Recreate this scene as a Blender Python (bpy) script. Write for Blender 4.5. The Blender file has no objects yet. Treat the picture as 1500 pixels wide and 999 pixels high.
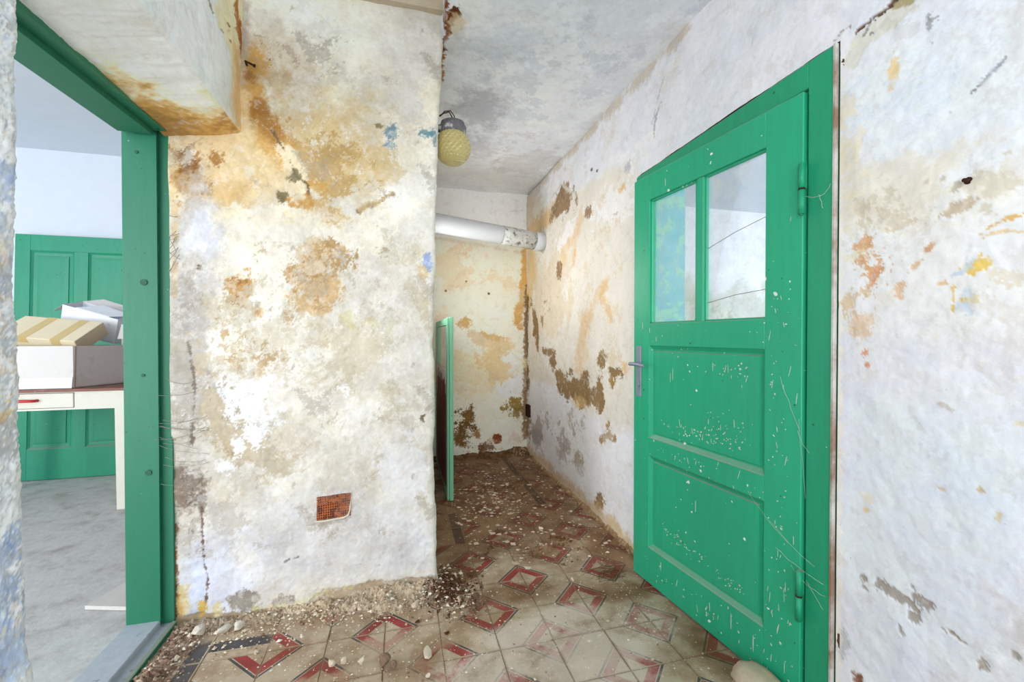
import bpy, bmesh, math, random
import numpy as np
from mathutils import Vector, Matrix

# ------------------------------------------------------------------ camera, light, exposure
scene = bpy.context.scene
col = scene.collection
cam_data = bpy.data.cameras.new('camera')
cam_data.sensor_width = 36.0
cam_data.lens = 620.0 / 1500.0 * 36.0
cam_data.clip_start = 0.02
cam = bpy.data.objects.new('camera', cam_data)
col.objects.link(cam)
cam.location = (0, 0, 1.15)
cam.rotation_euler = (math.radians(90 - 0.6), 0, math.radians(-14.6))
scene.camera = cam

world = bpy.data.worlds.new('world')
scene.world = world
world.use_nodes = True
world.node_tree.nodes['Background'].inputs['Color'].default_value = (0.86, 0.93, 1.0, 1)
world.node_tree.nodes['Background'].inputs['Strength'].default_value = 1.3

def area_light(name, loc, target, sx, sy, power, color):
    d = bpy.data.lights.new(name, 'AREA')
    d.shape = 'RECTANGLE'; d.size = sx; d.size_y = sy; d.energy = power; d.color = color
    o = bpy.data.objects.new(name, d); col.objects.link(o)
    o.location = loc
    o.rotation_euler = (Vector(target) - Vector(loc)).to_track_quat('-Z', 'Y').to_euler()
    return o
# daylight entering by the open entrance behind the camera and into the two side rooms, plus added fill lamps
area_light('entrance_daylight', (0.35, -5.0, 1.2), (0.4, 2.5, 1.4), 2.4, 2.4, 24, (1.0, 0.98, 0.95))
area_light('hall_side_fill', (-0.58, -0.5, 1.45), (1.2, 1.5, 1.25), 1.3, 1.8, 16, (0.97, 0.98, 1.0))  # fill added at left rear for the right wall; no window there
area_light('left_room_daylight', (-3.2, -0.45, 1.1), (-2.4, 2.6, 2.2), 2.2, 1.7, 30, (0.95, 0.98, 1.0))
area_light('left_room_side_fill', (-5.1, -0.1, 1.5), (1.2, 2.5, 1.5), 2.0, 1.8, 92, (0.98, 0.99, 1.0))  # added fill through the left doorway onto the right wall; no window modelled
area_light('right_room_daylight', (3.6, -0.4, 1.5), (3.0, 3.6, 1.3), 2.4, 1.8, 40, (0.97, 0.99, 1.0))
area_light('niche_fill', (0.166, 3.02, 1.64), (1.2, 3.02, 1.64), 0.58, 0.56, 7.0, (0.97, 0.99, 1.0))  # unseen fill added behind the chimney breast to brighten the niche

scene.view_settings.view_transform = 'Standard'
scene.view_settings.look = 'None'
scene.view_settings.gamma = 1.0
scene.view_settings.exposure = 0.8
scene.view_settings.use_curve_mapping = False
try:
    scene.cycles.max_bounces = 16
    scene.cycles.diffuse_bounces = 12
    scene.cycles.transparent_max_bounces = 12
    scene.cycles.caustics_reflective = False
    scene.cycles.caustics_refractive = False
except Exception:
    pass

CH = [
 ('b', -0.33, 2.378, 0.4587, 0.3174, 0, (248, 245, 232), 0.95, 0.3, 0.5, 0),  # top washes lightened in colour to make up for weak light up here
 ('m', -0.249, 2.217, 0.3585, 0.1754, (222, 218, 208), 0.5, 0.4, 0.7, 0),
 ('b', 0.006, 1.648, 0.2071, 1.0049, 0, (229, 224, 216), 0.9, 0.3, 0.5, 0),
 ('b', -0.69, 1.85, 0.2313, 0.1709, 0, (236, 212, 168), 0.95, 0.3, 0.5, 0),
 ('b', -0.739, 1.735, 0.144, 0.0685, 0, (224, 192, 142), 0.7, 0.5, 0.6, 0),
 ('b', -0.305, 1.933, 0.2581, 0.2182, 10, (214, 186, 134), 0.85, 0.35, 0.5, 0),
 ('m', -0.25, 1.924, 0.2344, 0.2053, (192, 160, 106), 0.35, 0.3, 0.8, 0),
 ('m', -0.385, 2.054, 0.1857, 0.1724, (232, 226, 212), 0.4, 0.35, 0.9, 0.4),
 ('b', -0.501, 2.279, 0.141, 0.1128, 20, (206, 182, 146), 0.8, 0.5, 0.5, 0),
 ('m', -0.526, 2.331, 0.0763, 0.0702, (150, 110, 80), 0.25, 0.3, 0.8, 0),
 ('s', [(-0.594, 2.283), (-0.6, 2.166), (-0.585, 2.07), (-0.528, 1.985), (-0.451, 1.889)], 0.0448, (212, 164, 92), 0.9, 0.5, 0.6, 0),
 ('s', [(-0.578, 2.113), (-0.52, 2.008), (-0.464, 1.944)], 0.0318, (178, 128, 70), 0.8, 0.7, 0.6, 0),
 ('s', [(-0.464, 1.944), (-0.412, 1.85), (-0.332, 1.785)], 0.0272, (206, 160, 84), 0.7, 0.6, 0.6, 0),
 ('b', -0.633, 2.354, 0.0296, 0.1658, 0, (188, 180, 168), 0.8, 0.5, 0.5, 0),
 ('b', -0.602, 2.207, 0.0199, 0.025, 0, (140, 100, 70), 0.6, 0.6, 0.5, 0),
 ('s', [(-0.625, 2.134), (-0.61, 2.039), (-0.626, 1.968)], 0.0236, (244, 220, 176), 0.9, 0.3, 0.5, 0),
 ('p', [(-0.528, 2.007), (-0.451, 1.946), (-0.372, 1.819), (-0.391, 1.751), (-0.464, 1.845), (-0.515, 1.967)], (240, 226, 196), 0.9, 0.25, 0.006, 1.5),
 ('s', [(-0.52, 2.008), (-0.469, 1.924), (-0.423, 1.826), (-0.381, 1.789), (-0.381, 1.752)], 0.0043, (120, 96, 70), 0.9, 0.4, 0.4, -2),
 ('b', -0.808, 1.778, 0.054, 0.0868, 0, (178, 132, 74), 0.95, 0.55, 0.2, -1),
 ('m', -0.808, 1.778, 0.0658, 0.103, (128, 80, 36), 0.2, 0.3, 0.8, 0),
 ('b', -0.719, 1.866, 0.0217, 0.0247, 0, (176, 128, 72), 0.9, 0.7, 0.3, -1),
 ('b', -0.814, 1.87, 0.0188, 0.0325, 20, (240, 234, 222), 0.9, 0.6, 0.2, 0.5),
 ('b', -0.795, 1.213, 0.0805, 0.5194, 0, (206, 202, 200), 0.9, 0.35, 0.35, 0),
 ('b', -0.757, 1.575, 0.0669, 0.104, 0, (220, 221, 228), 0.9, 0.35, 0.25, 0.6),
 ('m', -0.803, 1.076, 0.0945, 0.5469, (176, 168, 160), 0.4, 0.5, 0.6, 0),
 ('s', [(-0.869, 1.966), (-0.867, 1.59), (-0.872, 1.266)], 0.01, (216, 186, 140), 0.6, 0.6, 0.6, 0),
 ('p', [(-0.721, 1.633), (-0.617, 1.696), (-0.399, 1.707), (-0.251, 1.666), (-0.243, 1.572), (-0.333, 1.561), (-0.4, 1.578), (-0.435, 1.418), (-0.506, 1.216), (-0.591, 1.13), (-0.646, 1.052), (-0.724, 1.075), (-0.713, 1.297), (-0.673, 1.464)], (238, 233, 221), 0.95, 0.35, 0.012, 0.8),
 ('b', -0.465, 1.651, 0.208, 0.0342, 0, (238, 222, 184), 0.6, 0.4, 0.6, 0),
 ('b', -0.139, 1.623, 0.1024, 0.0956, 20, (246, 240, 226), 0.9, 0.45, 0.2, 0.8),
 ('p', [(-0.125, 1.774), (0.036, 1.879), (0.145, 1.905), (0.144, 1.75), (0.006, 1.678), (-0.082, 1.597), (-0.139, 1.698)], (240, 236, 228), 0.8, 0.3, 0.012, 0.8),
 ('b', -0.009, 1.707, 0.0736, 0.0364, -40, (248, 240, 222), 0.8, 0.5, 0.2, 0.6),
 ('m', 0.007, 2.043, 0.1476, 0.182, (240, 234, 220), 0.35, 0.2, 0.9, 0.8),
 ('b', 0.112, 2.178, 0.0546, 0.1228, 0, (246, 238, 216), 0.9, 0.5, 0.15, 0.8),
 ('p', [(-0.435, 1.498), (-0.382, 1.55), (-0.306, 1.583), (-0.263, 1.536), (-0.28, 1.418), (-0.253, 1.312), (-0.313, 1.217), (-0.383, 1.194), (-0.436, 1.274), (-0.446, 1.389)], (204, 172, 126), 0.95, 0.45, 0.012, -1.2),
 ('m', -0.361, 1.42, 0.1206, 0.2032, (176, 142, 96), 0.22, 0.2, 0.8, 0),
 ('m', -0.279, 1.453, 0.0603, 0.1174, (196, 190, 178), 0.2, 0.2, 0.8, 0),
 ('b', -0.639, 1.354, 0.0446, 0.0754, 0, (200, 158, 104), 0.95, 0.5, 0.15, -1),
 ('b', -0.632, 1.402, 0.0174, 0.0168, 0, (240, 230, 212), 0.9, 0.4, 0.3, 0),
 ('m', -0.644, 1.354, 0.0494, 0.0781, (160, 112, 64), 0.15, 0.3, 0.7, 0),
 ('b', -0.66, 1.236, 0.0148, 0.0167, 0, (200, 164, 118), 0.9, 0.6, 0.2, -1),
 ('b', -0.575, 1.249, 0.0202, 0.0282, 0, (206, 172, 128), 0.9, 0.6, 0.2, -1),
 ('m', -0.52, 0.988, 0.3216, 0.3708, (198, 184, 160), 0.5, -0.4, 0.9, -0.8),
 ('m', -0.281, 1.041, 0.3301, 0.3243, (206, 197, 178), 0.4, -0.3, 0.75, -0.4),
 ('m', -0.083, 1.22, 0.2317, 0.2721, (212, 204, 186), 0.4, 0.1, 0.7, 0),
 ('m', -0.57, 1.187, 0.2024, 0.1696, (176, 146, 104), 0.3, 0.55, 0.8, 0),
 ('m', -0.522, 0.731, 0.2832, 0.2002, (196, 184, 166), 0.45, -0.1, 0.8, 0),
 ('m', -0.085, 0.704, 0.1742, 0.1823, (198, 190, 176), 0.45, 0.3, 0.6, 0),
 ('m', -0.311, 0.423, 0.4111, 0.1773, (214, 208, 198), 0.5, 0.0, 0.6, 0),
 ('s', [(-0.647, 0.962), (-0.521, 0.93), (-0.417, 0.898), (-0.282, 0.864), (-0.142, 0.753), (-0.041, 0.641), (-0.012, 0.454)], 0.0633, (238, 237, 238), 0.5, 0.8, 0.6, 0.5),
 ('m', -0.572, 0.819, 0.1901, 0.2411, (242, 244, 250), 0.3, 0.85, 0.9, 0.8),
 ('m', -0.469, 0.958, 0.2871, 0.115, (242, 242, 244), 0.3, 1.0, 0.85, 0.8),
 ('b', -0.653, 0.696, 0.0248, 0.0365, 0, (246, 248, 254), 0.95, 0.7, 0.1, 0.8),
 ('b', -0.708, 0.608, 0.0293, 0.0335, 0, (246, 248, 254), 0.95, 0.7, 0.1, 0.8),
 ('b', -0.578, 0.757, 0.0253, 0.0567, 15, (246, 248, 254), 0.9, 0.7, 0.1, 0.8),
 ('b', 0.033, 0.543, 0.1019, 0.1237, 0, (238, 238, 242), 0.9, 0.5, 0.3, 0.5),
 ('m', -0.696, 0.852, 0.1466, 0.1671, (168, 150, 128), 0.3, 0.5, 0.7, 0),
 ('b', -0.225, 1.239, 0.0251, 0.0237, 0, (216, 208, 164), 0.7, 0.8, 0.3, 0.4),
 ('b', -0.132, 1.204, 0.0257, 0.018, 0, (216, 208, 164), 0.7, 0.8, 0.3, 0.4),
 ('b', -0.04, 1.196, 0.0176, 0.0274, 0, (210, 206, 170), 0.6, 0.8, 0.3, 0.4),
 ('b', -0.206, 1.195, 0.014, 0.0119, 0, (206, 198, 150), 0.7, 0.8, 0.3, 0),
 ('b', -0.339, 0.278, 0.5182, 0.1769, 0, (222, 221, 222), 0.8, 0.3, 0.5, 0),
 ('b', -0.676, 0.15, 0.2223, 0.1548, 0, (224, 228, 244), 0.85, 0.4, 0.5, 0),
 ('b', -0.802, 0.113, 0.0428, 0.1244, 0, (222, 228, 248), 0.9, 0.4, 0.3, 0),
 ('b', 0.002, 0.206, 0.1489, 0.1545, 0, (228, 228, 232), 0.8, 0.4, 0.5, 0),
 ('m', -0.7, 0.322, 0.1469, 0.14, (196, 190, 184), 0.3, 0.3, 0.6, 0),
 ('b', -0.647, 0.047, 0.0647, 0.0453, -15, (160, 152, 142), 1, 0.35, 0.1, -3),
 ('b', -0.479, 0.023, 0.0418, 0.0348, 0, (162, 152, 140), 1, 0.35, 0.1, -3),
 ('p', [(-0.34, 0.048), (-0.257, 0.053), (-0.087, 0.064), (0.154, 0.042), (0.154, -0.009), (0.031, -0.015), (-0.202, -0.016), (-0.421, -0.019), (-0.702, -0.001), (-0.893, -0.01), (-0.892, 0.031), (-0.726, 0.017), (-0.526, -0.004), (-0.394, 0.003)], (184, 166, 140), 1, 0.3, 0.004, -4),
 ('s', [(-0.597, 0.016), (-0.447, 0.006), (-0.34, 0.048), (-0.201, 0.057)], 0.0081, (214, 206, 150), 0.8, 0.8, 0.4, 0),
 ('b', -0.857, 0.08, 0.0187, 0.0768, 0, (228, 204, 140), 0.8, 0.8, 0.4, 0),
 ('b', -0.791, 0.048, 0.0191, 0.0249, 0, (222, 186, 92), 0.9, 0.6, 0.2, 0),
 ('b', -0.731, 0.032, 0.0146, 0.0336, 0, (226, 214, 160), 0.8, 0.7, 0.3, 0),
 ('s', [(-0.883, 0.399), (-0.882, 0.235), (-0.885, 0.03)], 0.0101, (146, 76, 40), 0.85, 0.5, 0.5, -1),
 ('s', [(-0.877, 0.179), (-0.864, 0.04)], 0.0076, (206, 170, 100), 0.7, 0.5, 0.5, 0),
 ('s', [(-0.822, 1.131), (-0.806, 1.022), (-0.799, 0.926), (-0.81, 0.803), (-0.815, 0.721)], 0.0038, (128, 116, 104), 0.85, 0.9, 0.5, -2),
 ('s', [(-0.788, 0.465), (-0.784, 0.332), (-0.778, 0.22), (-0.766, 0.177), (-0.774, 0.067)], 0.0036, (108, 84, 72), 0.85, 0.8, 0.4, -2),
 ('b', -0.837, 0.542, 0.0634, 0.0876, 0, (152, 138, 126), 0.95, 0.5, 0.35, 0),
 ('m', -0.842, 0.504, 0.0703, 0.1368, (112, 100, 92), 0.12, 0.4, 0.7, 0),
 ('s', [(-0.79, 0.609), (-0.786, 0.443)], 0.0077, (120, 104, 90), 0.6, 0.8, 0.6, 0),
 ('s', [(-0.181, 1.692), (-0.145, 1.721), (-0.102, 1.737), (-0.064, 1.773), (-0.041, 1.781)], 0.0064, (150, 120, 84), 0.9, 0.5, 0.4, -2),
 ('s', [(-0.173, 1.707), (-0.093, 1.743), (-0.053, 1.78)], 0.0116, (214, 196, 160), 0.7, 0.5, 0.4, 0),
 ('b', -0.433, 1.825, 0.0236, 0.0258, 30, (132, 122, 92), 0.9, 0.5, 0.2, -4),
 ('b', -0.478, 1.735, 0.0207, 0.0256, 0, (126, 116, 84), 0.95, 0.4, 0.15, -5),
 ('s', [(-0.452, 1.723), (-0.423, 1.748), (-0.381, 1.746), (-0.37, 1.715), (-0.407, 1.695), (-0.444, 1.704)], 0.0082, (196, 146, 76), 0.8, 0.6, 0.5, 0),
 ('b', -0.319, 1.684, 0.0812, 0.0349, 25, (206, 170, 112), 0.7, 0.6, 0.4, 0),
 ('b', -0.397, 1.707, 0.0318, 0.0202, 0, (214, 168, 100), 0.7, 0.5, 0.5, 0),
 ('b', -0.575, 1.257, 0.0101, 0.0141, 0, (190, 150, 100), 0.8, 0.5, 0.4, 0),
 ('s', [(-0.478, 0.202), (-0.457, 0.211), (-0.425, 0.213)], 0.0028, (130, 120, 116), 0.8, 0.4, 0.4, -1),
 ('s', [(-0.467, 2.383), (-0.378, 2.393), (-0.33, 2.378)], 0.0027, (196, 186, 160), 0.7, 0.4, 0.4, 0),
 ('s', [(-0.584, 2.391), (-0.513, 2.381), (-0.436, 2.338)], 0.0032, (160, 146, 124), 0.6, 0.6, 0.4, -1),
 ('b', -0.784, 1.429, 0.0071, 0.0137, 10, (70, 62, 56), 0.9, 0.3, 0.3, 0),
 ('b', -0.052, 2.057, 0.0232, 0.0301, 0, (120, 150, 170), 0.85, 0.6, 0.25, 0),
 ('b', -0.058, 1.999, 0.0203, 0.015, 0, (110, 142, 166), 0.85, 0.6, 0.25, 0),
 ('b', -0.101, 2.078, 0.0172, 0.009, 0, (120, 110, 72), 0.7, 0.7, 0.3, 0),
 ('b', 0.102, 2.075, 0.0333, 0.0184, 0, (84, 134, 156), 0.8, 0.8, 0.3, 0),
 ('b', 0.116, 1.488, 0.0183, 0.0402, 0, (140, 166, 220), 0.85, 0.5, 0.2, 0),
 ('b', 0.095, 1.438, 0.0242, 0.0309, 0, (224, 196, 140), 0.6, 0.6, 0.4, 0),
 ('b', 0.136, 2.043, 0.0092, 0.0308, 0, (90, 130, 140), 0.6, 0.6, 0.4, 0),
 ('b', 0.1, 0.78, 0.0122, 0.0156, 0, (110, 96, 76), 0.9, 0.6, 0.2, -1),
 ('b', -0.256, 0.456, 0.0666, 0.0208, 0, (240, 240, 244), 0.8, 0.5, 0.3, 0),
 ('b', -0.297, 0.415, 0.1042, 0.0948, 0, (208, 204, 198), 0.5, 0.4, 0.5, 0),
 ('s', [(-0.393, 0.343), (-0.311, 0.34), (-0.22, 0.36)], 0.0084, (176, 170, 164), 0.7, 0.4, 0.4, 0),
 ('s', [(0.151, 1.75), (0.146, 1.128), (0.147, 0.093)], 0.0093, (236, 232, 222), 0.7, 0.4, 0.5, 0),
]
RW = [
 ('p', [(4.066, 2.567), (3.245, 2.185), (2.826, 2.199), (2.399, 2.166), (2.006, 2.076), (1.945, 0.702), (2.235, 0.564), (2.723, 0.595), (3.118, 0.737), (4.064, 0.692)], (211, 204, 192), 0.9, 0.25, 0.05, 0),
 ('m', 2.728, 1.591, 1.0248, 0.5679, (204, 188, 162), 0.6, 0.1, 0.7, 0),
 ('m', 2.617, 1.893, 0.6794, 0.1821, (222, 220, 220), 0.4, 0.2, 0.8, 0),
 ('p', [(4.064, 0.726), (3.194, 0.728), (2.612, 0.638), (2.011, 0.616), (2.007, -0.022), (4.188, -0.061)], (222, 221, 228), 0.8, 0.25, 0.05, 0),  # pale lower wall, lightened in colour to make up for weak light
 ('s', [(3.949, 2.165), (3.632, 2.151), (3.447, 2.174), (3.245, 2.174)], 0.0736, (196, 160, 110), 0.7, 0.7, 0.6, 0),
 ('s', [(3.881, 1.921), (3.794, 1.745), (3.925, 1.5)], 0.1146, (204, 176, 124), 0.8, 0.6, 0.6, 0),
 ('s', [(2.729, 1.969), (2.824, 1.873), (3.007, 1.812), (3.035, 1.739)], 0.049, (206, 176, 136), 0.7, 0.6, 0.6, 0),
 ('s', [(2.824, 1.751), (2.849, 1.682)], 0.0259, (206, 166, 116), 0.7, 0.6, 0.6, 0),
 ('s', [(2.342, 1.493), (2.414, 1.397), (2.28, 1.263)], 0.026, (206, 172, 126), 0.7, 0.6, 0.6, 0),
 ('s', [(2.669, 1.234), (2.702, 1.094), (2.725, 0.951)], 0.0793, (204, 172, 128), 0.55, 0.7, 0.6, 0),
 ('s', [(2.369, 1.463), (2.531, 1.341), (2.636, 1.164)], 0.033, (204, 168, 122), 0.5, 0.7, 0.6, 0),
 ('b', 2.148, 1.984, 0.038, 0.0229, 0, (206, 166, 110), 0.7, 0.6, 0.4, 0),
 ('b', 3.094, 2.21, 0.2045, 0.1163, 0, (142, 118, 90), 1, 0.3, 0.06, -4),
 ('m', 3.094, 2.21, 0.2045, 0.1163, (126, 98, 66), 0.1, 0.1, 0.7, 0),
 ('s', [(3.31, 2.3), (3.094, 2.331), (2.876, 2.186)], 0.0133, (196, 190, 180), 0.8, 0.4, 0.4, 1),
 ('b', 2.617, 1.98, 0.0539, 0.0364, 20, (150, 124, 94), 1, 0.5, 0.08, -3),
 ('b', 3.121, 1.669, 0.0519, 0.0695, 10, (140, 112, 80), 1, 0.5, 0.1, -3),
 ('b', 2.225, 1.861, 0.0243, 0.0118, 0, (180, 166, 150), 0.8, 0.5, 0.2, 1),
 ('b', 2.082, 2.069, 0.0359, 0.026, 0, (170, 170, 172), 0.8, 0.7, 0.3, 2),
 ('s', [(3.859, 1.462), (3.731, 1.295), (3.69, 1.075)], 0.0568, (136, 108, 70), 1, 0.7, 0.1, -3),
 ('b', 3.793, 1.201, 0.0424, 0.0513, 0, (140, 110, 70), 1, 0.5, 0.1, -2),
 ('b', 3.408, 1.022, 0.1397, 0.0291, 0, (136, 110, 78), 1, 0.6, 0.08, -3),
 ('b', 3.274, 0.943, 0.081, 0.0672, 0, (136, 110, 78), 1, 0.6, 0.08, -3),
 ('s', [(3.179, 0.85), (3.089, 0.783), (2.87, 0.777), (2.701, 0.75)], 0.0833, (138, 112, 76), 1, 0.6, 0.08, -4),
 ('s', [(2.701, 0.825), (2.591, 0.778), (2.468, 0.728), (2.421, 0.821)], 0.0647, (138, 112, 76), 1, 0.6, 0.08, -4),
 ('b', 2.897, 0.889, 0.0389, 0.0251, 0, (138, 112, 76), 1, 0.6, 0.08, -4),
 ('b', 2.634, 0.86, 0.0766, 0.0461, 0, (138, 112, 76), 1, 0.6, 0.08, -4),
 ('b', 2.747, 0.686, 0.0945, 0.0383, 0, (206, 172, 120), 0.6, 0.6, 0.4, 0),
 ('b', 2.375, 0.995, 0.082, 0.0546, 0, (138, 114, 80), 1, 0.5, 0.06, -4),
 ('b', 2.229, 0.944, 0.0733, 0.0318, 0, (138, 114, 80), 1, 0.6, 0.06, -4),
 ('b', 2.261, 0.889, 0.0334, 0.0362, 0, (150, 118, 72), 1, 0.6, 0.06, -3),
 ('b', 2.12, 0.979, 0.0298, 0.0304, 0, (204, 166, 106), 0.7, 0.7, 0.3, 0),
 ('b', 2.311, 0.608, 0.0347, 0.037, 0, (150, 118, 70), 1, 0.5, 0.1, -3),
 ('s', [(2.41, 0.503), (2.32, 0.557), (2.235, 0.564)], 0.0204, (156, 130, 94), 1, 0.8, 0.1, -3),
 ('b', 2.769, 0.267, 0.072, 0.058, 0, (164, 150, 130), 0.95, 0.6, 0.1, -2),
 ('b', 3.087, 0.261, 0.0876, 0.0746, 0, (176, 168, 160), 0.8, 0.7, 0.2, -1),
 ('b', 2.408, 0.105, 0.0749, 0.047, 0, (146, 118, 78), 1, 0.6, 0.06, -4),
 ('b', 2.475, 0.071, 0.0393, 0.0307, 0, (150, 122, 84), 1, 0.6, 0.06, -4),
 ('s', [(2.291, 0.011), (2.232, -0.015), (2.168, -0.045), (2.122, -0.053)], 0.0317, (150, 122, 84), 1, 0.6, 0.1, -4),
 ('m', 3.442, 0.287, 0.6208, 0.3531, (168, 158, 150), 0.12, 0.75, 0.8, -1.5),
 ('b', 3.729, 0.221, 0.1651, 0.0634, 0, (156, 148, 144), 0.9, 0.7, 0.15, -2),
 ('b', 2.722, 0.214, 0.0931, 0.0381, 0, (190, 186, 186), 0.7, 0.6, 0.3, 0),
 ('s', [(3.994, 1.506), (4.041, 0.967), (4.064, 0.418)], 0.0451, (110, 84, 52), 0.9, 0.6, 0.3, -2),
 ('b', 4.04, 0.694, 0.0955, 0.1362, 0, (110, 80, 46), 0.8, 0.6, 0.3, 0),
 ('b', 4.016, 0.256, 0.0946, 0.1696, 0, (124, 92, 56), 0.8, 0.7, 0.3, 0),
 ('m', 3.445, 1.402, 0.5435, 0.3514, (140, 116, 88), 0.15, 1.1, 0.8, -1),
 ('s', [(3.946, 0.004), (2.721, -0.0), (2.021, -0.018)], 0.074, (190, 160, 120), 0.7, 0.5, 0.5, 0),
 ('s', [(2.265, 0.03), (2.042, -0.003)], 0.0498, (200, 180, 144), 0.7, 0.6, 0.5, 0),
 ('b', 2.566, 2.246, 0.0208, 0.0089, 0, (70, 60, 55), 0.9, 0.3, 0.3, 0),
 ('b', 2.485, 2.207, 0.0147, 0.0065, 0, (70, 60, 55), 0.9, 0.3, 0.3, 0),
 ('s', [(1.844, 2.131), (1.833, 2.226), (1.788, 2.268)], 0.0046, (150, 150, 156), 0.8, 0.4, 0.4, -1),
 ('s', [(1.862, 2.207), (1.805, 2.31), (1.767, 2.369)], 0.0037, (170, 170, 178), 0.7, 0.4, 0.4, -1),
 ('s', [(14.993, 6.338), (6.801, 3.528), (4.019, 2.565)], 0.3177, (160, 140, 110), 0.4, 0.6, 0.5, 0),
 ('s', [(3.633, 2.53), (2.731, 2.512), (2.092, 2.485), (1.627, 2.496)], 0.0385, (170, 150, 120), 0.45, 0.8, 0.6, 0),
 ('b', 0.671, 1.719, 0.2578, 0.2134, 0, (218, 223, 231), 0.9, 0.3, 0.4, 0),
 ('b', 0.706, 1.329, 0.2324, 0.2061, 0, (226, 224, 220), 0.9, 0.3, 0.4, 0),
 ('p', [(0.934, 1.688), (0.871, 1.625), (0.808, 1.585), (0.756, 1.611), (0.721, 1.548), (0.647, 1.564), (0.563, 1.548), (0.561, 1.372), (0.634, 1.39), (0.694, 1.452), (0.747, 1.419), (0.909, 1.46)], (216, 210, 194), 0.85, 0.35, 0.03, 0),
 ('b', 0.613, 1.528, 0.0647, 0.0287, -12, (220, 226, 236), 0.7, 0.5, 0.4, 0),
 ('m', 0.823, 1.473, 0.0977, 0.0883, (200, 190, 170), 0.3, 0.2, 0.8, -0.6),
 ('m', 0.645, 1.438, 0.1049, 0.0596, (204, 196, 178), 0.3, 0.1, 0.8, -0.6),
 ('b', 0.667, 1.485, 0.0096, 0.0107, 0, (184, 174, 156), 0.9, 0.5, 0.1, -1.5),
 ('b', 0.692, 1.509, 0.0038, 0.0094, 0, (192, 184, 170), 0.9, 0.5, 0.1, -1.5),
 ('b', 0.723, 1.514, 0.004, 0.0064, 0, (200, 190, 172), 0.8, 0.5, 0.1, -1),
 ('b', 0.783, 1.504, 0.0075, 0.0119, 0, (200, 190, 172), 0.8, 0.5, 0.1, -1),
 ('b', 0.667, 1.436, 0.0313, 0.0122, -18, (192, 176, 152), 0.95, 0.5, 0.1, -1.5),
 ('b', 0.776, 1.426, 0.0298, 0.0085, -10, (200, 188, 164), 0.9, 0.6, 0.1, -1),
 ('m', 0.846, 1.345, 0.0643, 0.0902, (206, 160, 116), 0.22, 0.35, 0.9, -1),
 ('b', 0.869, 1.343, 0.014, 0.0221, 0, (198, 148, 104), 0.8, 0.8, 0.2, -1),
 ('b', 0.834, 1.316, 0.0083, 0.0322, 20, (200, 140, 100), 0.7, 0.8, 0.3, -1),
 ('b', 0.716, 1.358, 0.0066, 0.0112, 30, (204, 160, 122), 0.9, 0.6, 0.15, -1),
 ('b', 0.739, 1.322, 0.0167, 0.0066, -40, (206, 176, 140), 0.9, 0.6, 0.15, -1),
 ('m', 0.871, 1.229, 0.0708, 0.0738, (208, 184, 150), 0.22, 0.3, 0.9, -1),
 ('b', 0.772, 1.265, 0.0118, 0.0169, 30, (212, 166, 124), 0.7, 0.8, 0.3, -1),
 ('b', 0.862, 1.174, 0.0313, 0.0293, 0, (212, 176, 136), 0.6, 0.8, 0.4, -1),
 ('b', 0.692, 1.272, 0.0102, 0.0047, 0, (214, 178, 130), 0.8, 0.8, 0.2, -1),
 ('b', 0.856, 1.104, 0.0069, 0.011, 0, (206, 120, 80), 0.7, 0.7, 0.3, 0),
 ('b', 0.853, 1.074, 0.0068, 0.0055, 0, (206, 120, 80), 0.8, 0.6, 0.3, 0),
 ('b', 0.601, 1.353, 0.042, 0.0455, -20, (240, 242, 246), 0.9, 0.5, 0.15, 1),
 ('s', [(0.626, 1.366), (0.612, 1.382), (0.586, 1.389), (0.561, 1.393)], 0.0032, (206, 166, 96), 0.9, 0.7, 0.3, 0),
 ('s', [(0.622, 1.361), (0.591, 1.368), (0.561, 1.358)], 0.0019, (206, 176, 126), 0.7, 0.8, 0.3, 0),
 ('s', [(0.622, 1.317), (0.628, 1.304), (0.64, 1.297)], 0.0089, (222, 190, 104), 0.95, 0.7, 0.15, -1),
 ('b', 0.619, 1.305, 0.0098, 0.0087, 0, (224, 196, 110), 0.9, 0.7, 0.15, -1),
 ('s', [(0.668, 1.286), (0.649, 1.292), (0.638, 1.317)], 0.0041, (186, 200, 214), 0.8, 0.7, 0.3, 0),
 ('b', 0.64, 1.331, 0.0057, 0.0133, 20, (242, 242, 242), 0.9, 0.5, 0.1, 1),
 ('b', 0.653, 1.23, 0.0164, 0.0241, 0, (192, 206, 216), 0.9, 0.7, 0.2, -1),
 ('b', 0.67, 1.231, 0.0036, 0.0276, 0, (210, 170, 80), 0.8, 0.8, 0.2, 0),
 ('b', 0.653, 1.23, 0.0047, 0.006, 0, (214, 176, 84), 0.9, 0.6, 0.2, 0),
 ('b', 0.632, 1.228, 0.0101, 0.0074, 0, (214, 200, 150), 0.8, 0.8, 0.2, 0),
 ('m', 0.59, 1.253, 0.041, 0.0562, (212, 202, 180), 0.25, 0.2, 0.8, 0),
 ('m', 0.731, 1.204, 0.1687, 0.0977, (216, 212, 202), 0.4, 0.2, 0.7, 0),
 ('b', 0.794, 1.816, 0.0123, 0.0343, 5, (218, 186, 128), 0.8, 0.5, 0.35, 0),
 ('p', [(0.921, 0.959), (0.852, 0.992), (0.758, 0.984), (0.678, 1.043), (0.62, 1.052), (0.558, 1.038), (0.553, 0.461), (0.926, 0.164)], (214, 220, 234), 0.85, 0.3, 0.03, 0.5),
 ('p', [(0.744, 1.023), (0.703, 1.06), (0.62, 1.052), (0.558, 1.04), (0.558, 0.977), (0.665, 0.971)], (216, 216, 216), 0.7, 0.4, 0.03, 0.3),
 ('b', 0.658, 0.835, 0.0839, 0.0912, 0, (208, 216, 232), 0.7, 0.5, 0.5, 0),
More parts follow.
